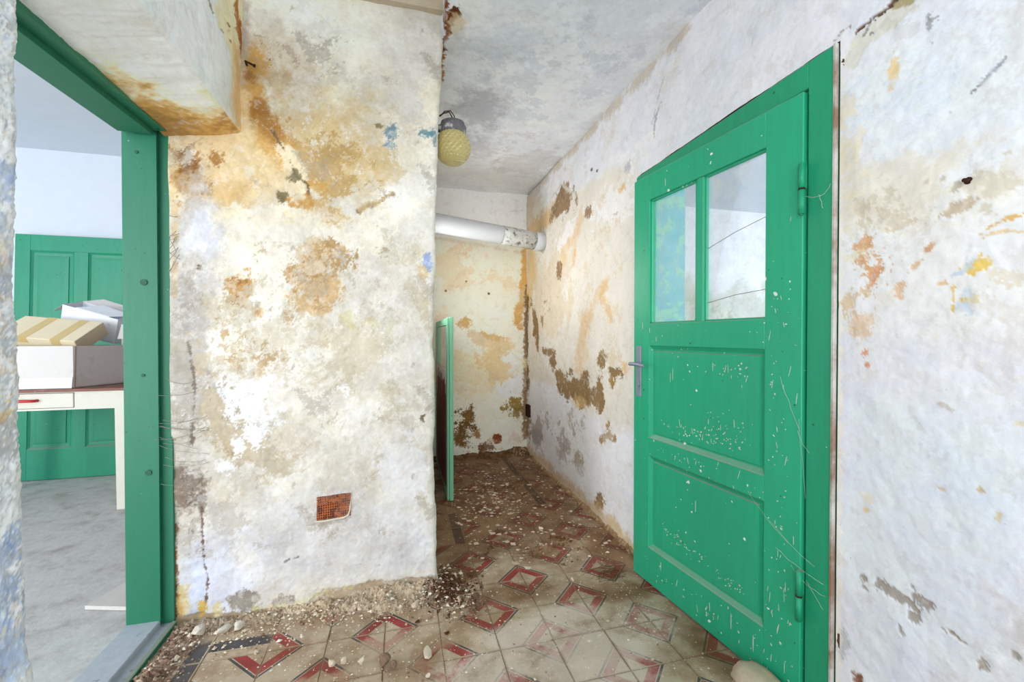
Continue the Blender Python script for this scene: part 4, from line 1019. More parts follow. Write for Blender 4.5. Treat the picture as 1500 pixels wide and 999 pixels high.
star = tile_mesh('tile', lambda q: q[0] + q[1], half + [(.132, D - .132, 0)] + [(D - b_, D - a_, m_) for a_, b_, m_ in half])
strip = tile_mesh('border_tile', lambda q: q[0], [(0, .006, 3), (.006, .062, 2), (.062, .068, 3), (.068, T, 0)])
strip2 = tile_mesh('border_tile', lambda q: q[1], [(0, .042, 0), (.042, .046, 3), (.046, .100, 2), (.100, .104, 3), (.104, T, 0)])
tiles = 0
for j in range(-8, 12):
    for i in range(-4, 7):
        x = -.066 + PITCH * (i + .5); y = 1.71 + PITCH * (j + .5)
        if x < -.9 or x > 1.2: continue
        if y > 2.05 and x < .1: continue
        if y - PITCH / 2 > 4.0: continue
        me, rz = star, (math.pi / 2 if (i + j) % 2 else 0)
        if i == -4: me, rz = strip, math.pi
        elif i == -3 and j == 0: me, rz = strip2, 0
        elif i == 1 and j in (3, 4): me, rz = strip, math.pi
        elif i == 4 and j > 4: me, rz = strip, math.pi
        elif j == 10 and i < 4: me, rz = strip, -math.pi / 2
        o = bpy.data.objects.new('tile', me); col.objects.link(o); o.parent = floor
        o.location = (x + rng.normal(0, .0006), y + rng.normal(0, .0006), -.008 + rng.normal(0, .0007))
        o.rotation_euler = (rng.normal(0, .004), rng.normal(0, .004), rz + rng.normal(0, .003))
        tiles += 1

# ---- left door frame (door_1)
d1 = empty('door_1', (FRX, 1.96, 0)); setp(d1, 'faded green wooden door frame of the open left doorway', kind='structure')
def rel(mb, name, mat, par, o=(FRX, 1.96, 0)):
    ob = mb.build(name, mat, par); ob.matrix_parent_inverse = Matrix.Translation((-o[0], -o[1], -o[2])); return ob
b = MB(); b.box(-1.035, -.921, 1.946, 2.06, 0, 1.99, bev=.003); b.box(-.922, -.880, 1.961, 2.06, 0, 1.99, bev=.002); b.box(-.9255, -.9195, 1.9435, 1.9475, .03, 1.93)
rel(b, 'jamb', M['green_left'], d1)
b = MB(); b.box(-1.035, -.921, .8, .925, 0, 1.99, bev=.003); b.box(-.922, -.88, .8, .905, 0, 1.99); rel(b, 'jamb', M['green_left'], d1)
sl = Matrix.Translation((0, 1.96, 0)) @ Matrix.Rotation(math.radians(1.1), 4, 'X') @ Matrix.Translation((0, -1.96, 0))
b = MB(); b.box(-1.035, -.921, .8, 1.96, 1.924, 2.0, sl, bev=.003); b.box(-.922, -.878, .8, 1.965, 1.941, 2.0, sl, bev=.002); b.box(-.9255, -.9195, .8, 1.95, 1.9215, 1.9255, sl)
rel(b, 'head', M['green_left'], d1)
b = MB(); b.box(-1.035, -.921, .8, 1.95, .0, .034, bev=.003); b.box(-.9215, -.884, .8, 1.965, 0, .012); rel(b, 'threshold', M['threshold'], d1)
b = MB(); b.box(-.885, -.868, .8, 1.955, -.004, .022, bev=.003); rel(b, 'threshold_strip', M['green_left'], d1)
for (x, y, z, r) in ((-.965, 1.9455, 1.36, .012), (-.985, 1.9455, 1.86, .006), (-.955, 1.9455, .62, .011), (-.97, 1.9455, 1.0, .006)):
    b = MB(); b.tube([(x, y + .002, z), (x, y - .0025, z)], r, 12); rel(b, 'plug', M['plug'], d1)

# ---- glazed green door (door_2): hinged leaf slightly ajar
HX, HY, ANG, LW = 1.18, 1.025, math.radians(6.5), .815
d2 = empty('door_2', (RX, HY, 0)); setp(d2, 'bright green door with two glass panes, standing slightly ajar', kind='structure')
b = MB()
b.box(1.19, 1.245, .940, 1.0195, 0, 1.98, bev=.003)
b.box(1.19, 1.235, 1.937, 1.986, 0, 1.98, bev=.003)
b.box(1.19, 1.245, 1.018, 1.94, 1.90, 1.98, bev=.003)
b.box(1.226, 1.245, 1.015, 1.032, 0, 1.91)
rel(b, 'door_frame', M['green_frame'], d2, (RX, HY, 0))
b = MB()     # bare crumbling edge beside the frame
b.box(1.187, 1.2, .9345, .9405, 0, 1.98); rel(b, 'mortar_edge', plain('pale_mortar_edge', (206, 202, 196), .95, .2, 30, .6, c2=(150, 116, 98), c2scale=3.2, c2lo=.42, c2hi=.62), d2, (RX, HY, 0))
LM = Matrix.Translation((HX, HY, 0)) @ Matrix.Rotation(ANG, 4, 'Z')   # leaf: local y = towards the free edge, local -x = hall face
def leafpart(mb, name, mat, parent, lbl=None):
    bmesh.ops.transform(mb.bm, matrix=LM, verts=mb.bm.verts)
    o = mb.build(name, mat, parent)
    o.matrix_parent_inverse = Matrix.Translation((-RX, -HY, 0))
    if lbl: o['label'] = lbl
    return o
TK = .04
ZT, ZB = 1.893, .012
S1, S2 = .125, .705            # inner edges of the two stiles
b = MB()
def member(y0, y1, z0, z1): b.box(0, TK, y0, y1, z0, z1, bev=.0025)
member(0, S1, ZB, ZT); member(S2, LW, ZB, ZT)
member(S1 - .001, S2 + .001, 1.775, ZT); member(S1 - .001, S2 + .001, 1.107, 1.210)
member(S1 - .001, S2 + .001, .60, .688); member(S1 - .001, S2 + .001, ZB, .180)
leaf = leafpart(b, 'door_leaf', M['green'], d2)
def kid(mb, name, mat, lbl=None):
    o = leafpart(mb, name, mat, leaf, lbl); o.matrix_parent_inverse = Matrix.Identity(4); return o
# glazing bar and panes
b = MB(); b.box(.004, TK - .004, .390, .429, 1.205, 1.78, bev=.006); kid(b, 'glazing_bar', M['green'])
for (y0, y1) in ((S1 - .004, .392), (.427, S2 + .004)):
    b = MB(); b.box(.021, .0245, y0, y1, 1.206, 1.779); kid(b, 'pane', M['glass'], 'dusty glass pane')
    b = MB()
    for q in ((.010, .021, y0, y1, 1.206, 1.216), (.010, .021, y0, y1, 1.768, 1.779), (.010, .021, y0, y0 + .010, 1.206, 1.779), (.010, .021, y1 - .010, y1, 1.206, 1.779)): b.box(*q)
    kid(b, 'glazing_bead', M['green'])
for z0, z1, y0, y1 in ((1.545, 1.52, S1, .392), (1.30, 1.31, S1, .392)):
    b = MB(); b.tube([(.0195, y0, z0 + .01), (.0195, (y0 + y1) / 2, (z0 + z1) / 2 - .004), (.0195, y1, z1 - .03)], .0009, 5); kid(b, 'crack', M['wire'], 'dark crack line across the right pane')
# two recessed panels with bevelled moulding
for z0, z1 in ((.688, 1.107), (.180, .60)):
    b = MB()
    y0, y1 = S1, S2
    def ring(d, x): return [(x, y0 + d, z0 + d), (x, y1 - d, z0 + d), (x, y1 - d, z1 - d), (x, y0 + d, z1 - d)]
    rings = [ring(-.002, .002), ring(.015, .0145), ring(.021, .0155), ring(.024, .0105), ring(.042, .0095)]
    V = [[b.bm.verts.new(p) for p in r] for r in rings]
    for A, B in zip(V[:-1], V[1:]):
        for k in range(4): b.face([A[k], A[(k + 1) % 4], B[(k + 1) % 4], B[k]])
    b.face(V[-1])
    b.box(.02, .028, y0 - .002, y1 + .002, z0 - .002, z1 + .002)
    kid(b, 'panel', M['green'])
# white paint splashes and drips on the leaf
b = MB(); r4 = random.Random(11)
def leaf_x(y, z):
    for z0, z1 in ((.688, 1.107), (.180, .60)):
        if S1 < y < S2 and z0 < z < z1:
            return .0092 if S1 + .045 < y < S2 - .045 and z0 + .045 < z < z1 - .045 else None
    if S1 < y < S2 and z > 1.2 and z < 1.78: return None
    return -.0001 if 0.004 < y < LW - .004 and ZB + .004 < z < ZT - .004 else None
def splash(y, z, w, h, a):
    ca, sa = math.cos(a), math.sin(a); P = []
    for k in range(6):
        t = 2 * math.pi * k / 6; p = w * math.cos(t) * r4.uniform(.6, 1.2); q = h * math.sin(t) * r4.uniform(.7, 1.2)
        P.append((y + p * ca - q * sa, z + p * sa + q * ca))
    xs_ = [leaf_x(*p) for p in P]
    if None in xs_ or max(xs_) != min(xs_): return
    b.prism([(xs_[0] + .0002, p[0], p[1]) for p in P], (-.0009, 0, 0))
def cluster(n, y, z, sy, sz, smin, smax, drip=.2):
    for _ in range(n):
        if r4.random() < drip: splash(r4.gauss(y, sy), r4.gauss(z, sz), r4.uniform(.0006, .0012), r4.uniform(.006, .02), r4.uniform(-.3, .3))
        else: splash(r4.gauss(y, sy), r4.gauss(z, sz), r4.uniform(smin, smax), r4.uniform(smin, smax * 1.5), r4.uniform(0, 3))
cluster(60, .36, .76, .12, .02, .0008, .0035); cluster(40, .30, .80, .08, .05, .0008, .003); cluster(30, .25, 1.02, .06, .02, .001, .004)
for k in range(70):
    t = r4.random(); splash(.62 - .44 * t + r4.gauss(0, .01), .30 - .06 * t + r4.gauss(0, .013), r4.uniform(.0008, .003), r4.uniform(.001, .004), r4.uniform(.5, 1.2))
cluster(50, .07, .35, .03, .18, .0008, .0035, .3); cluster(40, .07, .95, .03, .25, .0006, .0025, .3); cluster(45, .3, .09, .2, .035, .0008, .0035, .3); cluster(35, .4, .64, .2, .018, .0006, .003, .2)
for (y, z, h) in ((.56, .99, .03), (.575, .97, .022), (.43, .47, .03), (.70, 1.18, .012), (.60, 1.82, .018), (.655, 1.14, .014), (.25, .12, .03), (.16, .10, .03), (.62, .13, .02), (.75, 1.2, .02)): splash(y, z, .0014, h, 0)
kid(b, 'paint_splashes', M['web'], 'white paint splashes')['kind'] = 'stuff'
# long lock plate with lever and keyhole cover
b = MB(); b.box(-.004, .001, .757, .793, .867, 1.105, bev=.0015)
b.tube([(-.009, .775, .925), (-.004, .775, .925)], .012, 12)
for z in (1.094, .878):
    for y in (.767, .783): b.tube([(-.0055, y, z), (-.003, y, z)], .0035, 8)
kid(b, 'lock_plate', M['steel'], 'grey metal lock plate')
b = MB(); b.tube([(0, .775, 1.022), (-.012, .775, 1.022)], .013, 12)
b.tube([(-.01, .775, 1.022), (-.045, .776, 1.022), (-.056, .770, 1.022), (-.058, .745, 1.023), (-.056, .70, 1.021), (-.054, .672, 1.019)], .008, 10, radii=[.008, .008, .009, .009, .008, .0065])
kid(b, 'lever', M['steel'], 'grey metal door lever')
for z in (1.52, .285):
    b = MB()
    b.tube([(-.012, -.004, z), (-.012, -.004, z + .073)], .0088, 12); b.tube([(-.012, -.004, z + .077), (-.012, -.004, z + .150)], .0088, 12)
    b.tube([(-.012, -.004, z - .004), (-.012, -.004, z + .154)], .0055, 8)
    b.box(-.006, .006, -.008, .002, z + .078, z + .148)
    kid(b, 'hinge', M['green_frame'])
    b = MB(); b.tube([(-.012, -.004, z + .0725), (-.012, -.004, z + .0775)], .0094, 12); kid(b, 'hinge_ring', M['dark_rust'], 'rusty hinge washer')

# ================================================================== THINGS IN THE HALL AND NICHE
# ---- stove pipe across the niche
pp = empty('stove_pipe', (.15, 3.45, 1.96)); setp(pp, 'white painted stove pipe sloping across the niche into the right wall', 'pipe')
A = Vector((.162, 3.315, 2.039)); B_ = Vector((1.205, 3.50, 1.966)); RP = .074
def along(t): return A.lerp(B_, t)
def prel(mb, name, mat, lbl=None, root=pp):
    o = mb.build(name, mat, root); o.matrix_parent_inverse = Matrix.Translation(-root.location)
    if lbl: o['label'] = lbl
    return o
b = MB(); b.tube([along(t) for t in (0, .2, .4, .6, .62)], RP, 28); prel(b, 'pipe', M['pipe'])
b = MB(); b.tube([along(t) for t in (.615, .7, .8, .905)], RP + .002, 28); prel(b, 'pipe_section', M['pipe_old'], 'flaking blackened pipe section')
b = MB(); b.tube([along(t) for t in (.90, 1.0)], RP + .0045, 28); prel(b, 'end_sleeve', M['pipe'])
b = MB(); b.tube([along(.985), along(1.0)], RP + .012, 20, radii=[RP + .008, RP + .016]); prel(b, 'mortar_collar', M['white_lump'])

# ---- bulkhead lamp on the side of the chimney breast
lp = empty('wall_lamp', (.237, 2.12, 2.0)); setp(lp, 'amber pressed glass globe lamp with grimy cap on the chimney corner', 'lamp')
cx, cy, cz = .248, 2.12, 2.088
prof = [(.088 * math.cos(math.radians(a)) + (.0 if a < 20 else 0), .088 * math.sin(math.radians(a))) for a in np.linspace(-68, 50, 25)]
b = MB(); b.lathe(prof, 44, (cx, cy, cz), fn=lambda r, j, k: r * (1 + (.05 if j % 2 and (k + j // 2) % 2 else -.01) * (j > 4)), smooth=False)
prel(b, 'globe', M['globe'], None, lp)
b = MB(); b.lathe([(.054, .062), (.064, .064), (.067, .100), (.06, .105), (.058, .121), (.03, .127)], 24, (cx, cy, cz)); prel(b, 'lamp_cap', M['cap'], None, lp)
b = MB(); b.box(.15, cx - .03, cy - .02, cy + .02, cz + .075, cz + .10, bev=.004); prel(b, 'bracket', M['cap'], None, lp)
b = MB(); b.tube([(cx, cy, cz + .118), (cx - .004, cy - .004, cz + .15), (cx - .018, cy - .01, cz + .17), (cx - .045, cy, cz + .165), (cx - .065, cy, cz + .15), (.16, cy, cz + .15)], .0035, 6)
b.tube([(cx + .008, cy, cz + .118), (cx + .008, cy, cz + .158), (cx - .012, cy, cz + .182), (cx - .04, cy, cz + .175), (cx - .06, cy, cz + .15), (.16, cy, cz + .145)], .003, 6)
prel(b, 'flex', M['wire'], 'brown twin wires', lp)
b = MB(); b.tube([(cx - .02, cy - .03, cz - .0755), (cx + .02, cy - .04, cz - .077), (cx + .06, cy - .03, cz - .074)], .0015, 5); b.tube([(cx, cy - .04, cz - .075), (cx - .01, cy - .04, cz - .09), (cx + .01, cy - .035, cz - .105), (cx - .006, cy - .03, cz - .12)], .0012, 5)
prel(b, 'cobweb', M['web'], None, lp)

# ---- rusty ventilation grille low on the chimney breast
vg = empty('vent_grille', (-.292, FY, .41)); setp(vg, 'small rusty perforated vent grille low in the white chimney breast', 'vent grille')
def vrel(mb, name, mat): 
    o = mb.build(name, mat, vg); o.matrix_parent_inverse = Matrix.Translation(-vg.location); return o
q = [(-.356, .356), (-.226, .372), (-.217, .468), (-.352, .462)]
b = MB(); b.prism([(x, FY + .002, z) for x, z in q], (0, .02, 0)); vrel(b, 'backing', M['dark_rust'])
b = MB(); 
for k in range(15):
    x = -.351 + k * .0092
    b.box(x, x + .0048, FY - .006, FY + .003, .362 + .0006 * k, .462 + .0003 * k)
vrel(b, 'upright_wires', M['rust'])['kind'] = 'stuff'
b = MB()
for k in range(10):
    z = .364 + k * .0104
    b.prism([(-.354, FY - .0075, z), (-.22, FY - .0075, z + .008), (-.22, FY - .0075, z + .0115), (-.354, FY - .0075, z + .0035)], (0, .004, 0))
vrel(b, 'cross_wires', M['rust'])['kind'] = 'stuff'
b = MB(); b.tube([(-.358, FY - .003, .3585), (-.32, FY - .005, .3575), (-.28, FY - .006, .362), (-.245, FY - .006, .364), (-.226, FY - .005, .374), (-.2195, FY - .005, .40), (-.217, FY - .003, .44), (-.216, FY - .001, .47)], .004, 6, radii=[.003, .005, .004, .0055, .005, .004, .003, .002])
vrel(b, 'rim', M['white_lump'])['label'] = 'plaster-covered rim'

# ---- nail below the beam corner, iron stub in the right wall
b = MB(); b.tube([(-.612, 1.968, 2.262), (-.606, 1.93, 2.258), (-.574, 1.925, 2.243)], .0042, 7); b.tube([(-.574, 1.925, 2.243), (-.571, 1.9247, 2.2415)], .007, 8)
setp(b.build('nail', M['dark_rust']), 'bent rusty nail sticking out beside the beam', 'nail')
b = MB(); b.tube([(1.205, .646, 1.49), (1.183, .646, 1.49)], .0045, 8); b.tube([(1.2, .646, 1.49), (1.196, .646, 1.49)], .008, 10)
setp(b.build('iron_stub', M['dark_rust']), 'short rusty iron stub in the white wall at far right', 'stub')

# ---- wall box in the back corner
jb = empty('junction_box', (1.19, 3.92, .43)); setp(jb, 'dark open wall box low in the right wall at the back corner', 'wall box')
b = MB(); b.box(1.188, 1.203, 3.90, 3.985, .375, .482); o = b.build('box_back', M['dark_rust'], jb); o.matrix_parent_inverse = Matrix.Translation(-jb.location)
b = MB()
for qx in ((3.895, 3.902, .37, .487), (3.983, 3.99, .37, .487), (3.895, 3.99, .37, .377), (3.895, 3.99, .48, .487)): b.box(1.178, 1.204, *qx)
o = b.build('box_rim', M['dark_rust'], jb); o.matrix_parent_inverse = Matrix.Translation(-jb.location)

# ---- glazed sash standing on end in the niche
gs = empty('glazed_sash', (.30, 2.95, 0)); setp(gs, 'mint green glazed sash with dark red lower board, standing in the niche', 'window sash')
def grel(mb, name, mat, lbl=None):
    o = mb.build(name, mat, gs); o.matrix_parent_inverse = Matrix.Translation(-gs.location)
    if lbl: o['label'] = lbl
    return o
SY0, SY1, SZ = 2.95, 3.98, 1.287
b = MB(); b.box(.320, .347, SY0, SY0 + .055, .004, SZ, bev=.003); b.box(.320, .347, SY1 - .055, SY1, .004, SZ, bev=.003)
b.box(.320, .347, SY0 + .055, SY1 - .055, SZ - .05, SZ); b.box(.320, .347, SY0 + .055, SY1 - .055, .004, .06); grel(b, 'outer_frame', M['green_sash'])
b = MB(); b.box(.304, .3205, SY0 + .008, SY0 + .075, .004, SZ - .004, bev=.004); b.box(.304, .3205, SY1 - .075, SY1 - .012, .004, SZ - .004, bev=.004)
b.box(.305, .3205, SY0 + .07, SY1 - .07, SZ - .058, SZ - .006, bev=.004); b.box(.305, .3205, SY0 + .07, SY1 - .07, .004, .05, bev=.004); grel(b, 'sash_frame', M['green_sash'])
b = MB(); b.box(.311, .314, SY0 + .07, SY1 - .07, .90, SZ - .05); grel(b, 'pane', M['glass'], 'dusty upper pane')
b = MB(); b.box(.308, .317, SY0 + .07, SY1 - .07, .03, .915); grel(b, 'board', M['board'], 'dark red lower board')
b = MB(); y = SY0 + .075; r2 = random.Random(3)
while y < SY1 - .1:
    wdt = r2.uniform(.02, .05); ln = r2.uniform(.02, .16) * (1.6 if r2.random() < .25 else .7)
    b.prism([(.3075, y, .918), (.3075, y + wdt, .918), (.3055, y + wdt * .7, .918 - ln), (.3055, y + wdt * .35, .915 - ln * 1.05)], (-.0012, 0, 0)); y += wdt
grel(b, 'paper_fringe', M['paper'], 'torn pale paper edge')

# ================================================================== RUBBLE, CRUMBS AND LUMPS
def heap(name, x0, x1, y0, y1, step, hf, cf, label):
    xs = span(x0, x1, step); ys = span(y0, y1, step)
    X, Y = np.meshgrid(xs, ys)
    H = hf(X, Y) + .0035 * nz(FINE, X, Y, .35) + .003 * nz(ROUGH, X, Y, .5)
    i = np.arange(len(xs) - 1)[None, :] + np.arange(len(ys) - 1)[:, None] * len(xs)
    F = np.stack([i, i + 1, i + 1 + len(xs), i + len(xs)], -1).reshape(-1, 4)
    Z = H
    ok = (Z.ravel()[F] > -.012).any(1) & ~((X.ravel()[F] < .17) & (Y.ravel()[F] > 1.966)).any(1)
    C = cf(X, Y).reshape(-1, 3)
    o = np_mesh(name, np.stack([X, Y, Z], -1).reshape(-1, 3), F[ok], M['rubble'], C, smooth=False)
    return setp(o, label, kind='stuff')
def rub_h(X, Y):
    w = np.interp(X, [-.88, -.6, -.3, -.05, .1, .2, .28], [.13, .10, .11, .16, .17, .12, .02])
    t = np.interp(X, [-.88, -.6, -.3, -.05, .1, .18, .28], [.018, .016, .024, .046, .056, .034, .0])
    d = (1.965 - Y) / w
    fl = np.clip(1 - np.abs(d), -1, 1)
    side = np.where(Y > 1.965, np.where(X > .13, 1, .3), 1)
    return t * np.where(fl > 0, fl ** .8, fl) * side - .006 + .008 * nz(ROUGH, X, Y, .9)
def rub_c(X, Y):
    n = nz(ROUGH, X, Y, .5)[..., None]; m = nz(CLOUD, X, Y, .6, .3)[..., None]
    base = np.array([182, 164, 140]) + n * 12
    base = base * 1.0 + m * np.array([6, 4, 2])
    dark = sstep(.06, .2, X)[..., None]
    base = base * (1 - dark * .75) + np.array([92, 64, 46]) * dark * .75
    grey = sstep(-.5, -.8, X)[..., None]
    return np.clip(base * (1 - .5 * grey) + np.array([164, 150, 138]) * .5 * grey, 0, 255)
heap('rubble_heap', -.885, .36, 1.72, 1.962, .006, rub_h, rub_c, 'sandy plaster rubble heaped along the foot of the chimney breast')
def rub2_h(X, Y):
    d = np.abs((X + .825) / np.interp(Y, [1.2, 1.5, 1.9], [.05, .06, .085]))
    return .022 * np.clip(1 - d, -1, 1) - .005 + .007 * nz(ROUGH, X, Y, .9)
def rub2_c(X, Y):
    n = nz(ROUGH, X, Y, .4)[..., None]
    return np.clip(np.array([146, 122, 106]) + n * 16, 0, 255)
heap('rubble_heap', -.868, -.66, 1.0, 1.93, .006, rub2_h, rub2_c, 'brown crumbly rubble beside the left threshold')
def rub3_h(X, Y):
    d = np.maximum((4.03 - Y) / .16, 0); e = np.clip(1 - np.abs((X - 1.12) / .2), 0, 1)
    f = np.clip(1 - (1.205 - X) / .05, -1, 1) * .016
    g = .036 * np.exp(-((X - .17) / .09) ** 2 - ((Y - 1.95) / .09) ** 2)
    return np.maximum(np.maximum((.036 + .05 * e) * (1 - d), f + .006), g + .004) - .0135 + .004 * nz(ROUGH, X, Y, .9)
def rub3_c(X, Y):
    n = nz(ROUGH, X, Y, .4)[..., None]; w = sstep(.5, 1.3, nz(FINE, X, Y, .4))[..., None] * np.clip(1 - np.abs((X - 1.12) / .2), 0, 1)[..., None]
    b0 = np.array([112, 84, 58]) + n * 14
    k = (np.clip(1 - (1.205 - X) / .05, 0, 1) * (Y < 3.8))[..., None]
    b0 = b0 * (1 - k) + np.array([170, 140, 104]) * k
    return np.clip(b0 * (1 - w) + np.array([206, 186, 160]) * w, 0, 255)
heap('rubble_heap', .178, 1.21, 1.955, 4.03, .012, rub3_h, rub3_c, 'dirt and plaster debris along the walls of the niche')

def chips(name, pts, sizes, colors, flat, label, sides=5):
    """Many small broken crumbs joined: nobody could count them."""
    V, F, C = [], [], []
    k = 0
    tri = [(0, 1, 2), (0, 2, 3), (0, 3, 4), (0, 4, 1), (5, 2, 1), (5, 3, 2), (5, 4, 3), (5, 1, 4)]
    for (x, y, z), s, c in zip(pts, sizes, colors):
        a = rng.uniform(0, 6.28); ca, sa = math.cos(a), math.sin(a)
        e = rng.uniform(.55, 1.3, 4) * s
        P = [(0, 0, s * flat * rng.uniform(.6, 1.2)), (e[0], rng.normal(0, .2) * s, 0), (rng.normal(0, .2) * s, e[1], 0), (-e[2], rng.normal(0, .2) * s, 0), (rng.normal(0, .2) * s, -e[3], 0), (0, 0, -s * flat * .5)]
        for q in P: V.append((x + q[0] * ca - q[1] * sa, y + q[0] * sa + q[1] * ca, z + q[2] + s * flat * .4)); C.append(c)
        F += [(k + t[0], k + t[1], k + t[2]) for t in tri]; k += 6
    o = np_mesh(name, np.array(V), np.array(F), M['rubble'], np.array(C), smooth=False)
    return setp(o, label, kind='stuff')
PAL = np.array([[214, 200, 176], [196, 178, 152], [176, 152, 128], [150, 124, 104], [226, 218, 204], [128, 100, 82]])
def scatter(n, fn):
    out = []
    while len(out) < n:
        p = fn()
        if p is not None: out.append(p)
    return out
def pick(n, w): return PAL[rng.choice(len(PAL), n, p=np.array(w) / sum(w))] + rng.normal(0, 7, (n, 1))
def f1():
    x = rng.uniform(-.86, .3); d = abs(rng.normal(0, .10)); y = 1.95 - d
    z = max(float(rub_h(np.array([[x]]), np.array([[y]]))[0, 0]), 0)
    return (x, y, z)
n = 1500; chips('plaster_crumbs', scatter(n, f1), np.clip(rng.lognormal(-5.55, .5, n), .0015, .013), pick(n, [3, 4, 3, 2, 2, 1]), .7, 'small plaster crumbs strewn along the chimney breast')
def f2():
    x = -.825 + rng.normal(0, .04); y = rng.uniform(1.1, 1.93)
    if x < -.86: return None
    return (x, y, max(float(rub2_h(np.array([[x]]), np.array([[y]]))[0, 0]), 0))
n = 1300; chips('brown_crumbs', scatter(n, f2), np.clip(rng.lognormal(-5.35, .45, n), .002, .013), pick(n, [1, 2, 3, 4, 1, 4]), .8, 'brown crumbs strewn beside the left threshold')
def f3():
    x = rng.normal(.2, .055); y = rng.normal(1.93, .075)
    if x < .165 and y > 1.95: return None
    return (x, y, max(float(rub_h(np.array([[x]]), np.array([[y]]))[0, 0]), 0))
n = 800; chips('dark_crumbs', scatter(n, f3), np.clip(rng.lognormal(-5.4, .45, n), .002, .012), np.where(rng.random((n, 1)) < .16, np.array([[216, 200, 178]]), np.array([[84, 54, 38]])) + rng.normal(0, 8, (n, 1)), .8, 'dark brown crumbs at the foot of the chimney corner')
def f4():
    x = rng.uniform(-.5, 1.1); y = rng.uniform(1.1, 1.9) if rng.random() < .6 else rng.normal(1.55, .12)
    if x > 1.05 - .1 * (y - 1.2) : return None
    return (x, y, .0005)
n = 1100; chips('floor_crumbs', scatter(n, f4), np.clip(rng.lognormal(-6.1, .5, n), .001, .008), pick(n, [4, 3, 2, 1, 4, 1]), .6, 'fine pale crumbs scattered over the hall tiles')
def f5():
    x = rng.uniform(.33, 1.15); y = rng.uniform(2.0, 3.8)
    dens = math.exp(-((x - .55) / .22) ** 2 - ((y - 2.9) / .45) ** 2) + .22
    return (x, y, .0005) if rng.random() < dens else None
n = 700; chips('paint_flakes', scatter(n, f5), np.clip(rng.lognormal(-4.8, .5, n), .003, .022), np.array([[206, 188, 168]]) + rng.normal(0, 14, (n, 1)), .12, 'pale paint flakes fallen on the dirty niche floor')

def lump(name, mat, loc, size, seed, label, cat, group=None, sub=2, squash=(1, 1, 1), rz=0):
    bm = bmesh.new(); bmesh.ops.create_icosphere(bm, subdivisions=sub, radius=1)
    r = np.random.default_rng(seed); ph = r.uniform(0, 6, 9); cuts = [Vector(r.normal(0, 1, 3)).normalized() for _ in range(11)]
    for v in bm.verts:
        p = v.co.copy()
        for c in cuts:
            d = p.dot(c)
            if d > .58: p -= c * (d - .58)
        f = 1 + .08 * math.sin(3 * p.x + ph[0]) + .07 * math.sin(4 * p.y + ph[1]) + .05 * math.sin(7 * p.z + ph[2])
        v.co = Vector((p.x * f * squash[0], p.y * f * squash[1], p.z * f * squash[2])) * size
    zmin = min(v.co.z for v in bm.verts)
    for v in bm.verts: v.co.z -= zmin
    me = bpy.data.meshes.new(name); bm.to_mesh(me); bm.free(); me.materials.append(mat)
    o = link(name, me, None, loc); o.rotation_euler = (0, 0, rz)
    return setp(o, label, cat, group)
lump('stone', M['white_lump'], (-0.757, 1.862, 0.004), 0.03, 3, 'yellowish white plaster lump nearest the left door jamb', 'stone', squash=(1.1, 0.9, 0.8), rz=0.0)
lump('stone', M['white_lump'], (-0.668, 1.858, 0.004), 0.026, 4, 'white plaster lump, second from the left door jamb', 'stone', squash=(1.2, 0.9, 0.8), rz=0.7)
lump('stone', M['white_lump'], (-0.621, 1.859, 0.004), 0.024, 5, 'white plaster lump, third from the left door jamb', 'stone', squash=(1, 0.9, 0.9), rz=1.4)
lump('stone', M['stone'], (-0.241, 1.571, 0.004), 0.019, 6, 'leftmost of the three pale pebbles in a row on the tiles', 'stone', squash=(1.1, 0.8, 0.9), rz=2.1)
lump('stone', M['stone'], (-0.198, 1.571, 0.004), 0.016, 7, 'middle one of the three pale pebbles in a row on the tiles', 'stone', squash=(0.8, 0.8, 1.0), rz=2.8)
lump('stone', M['stone'], (-0.140, 1.553, 0.004), 0.016, 8, 'rightmost of the three pale pebbles in a row on the tiles', 'stone', squash=(1, 0.8, 0.9), rz=3.5)
lump('stone', M['stone'], (0.054, 1.812, 0.020), 0.02, 9, 'pale angular stone on the rubble below the chimney corner', 'stone', squash=(1.2, 0.9, 0.6), rz=4.2)
lump('stone', M['stone'], (0.084, 1.548, 0.004), 0.02, 10, 'flat crumbly pale stone on the dusty tiles', 'stone', squash=(1.6, 1.1, 0.4), rz=4.9)
lump('stone', M['clod'], (-0.062, 1.532, 0.004), 0.026, 11, 'dark brown clod beside the red tile diamond, the larger of two', 'stone', squash=(1.2, 0.9, 0.8), rz=5.6)
lump('stone', M['clod'], (-0.029, 1.506, 0.004), 0.019, 12, 'small brown clod just right of the larger dark clod', 'stone', squash=(1, 0.9, 0.9), rz=6.3)
lump('stone', M['stone'], (0.085, 1.441, 0.004), 0.013, 13, 'small pale pebble near the bottom edge, right of the clods', 'stone', squash=(0.9, 0.9, 0.7), rz=7.0)
lump('stone', M['white_lump'], (0.760, 1.813, 0.020), 0.012, 14, 'small white lump alone on the tiles in front of the green door', 'stone', squash=(1.0, 0.8, 1.0), rz=7.7)

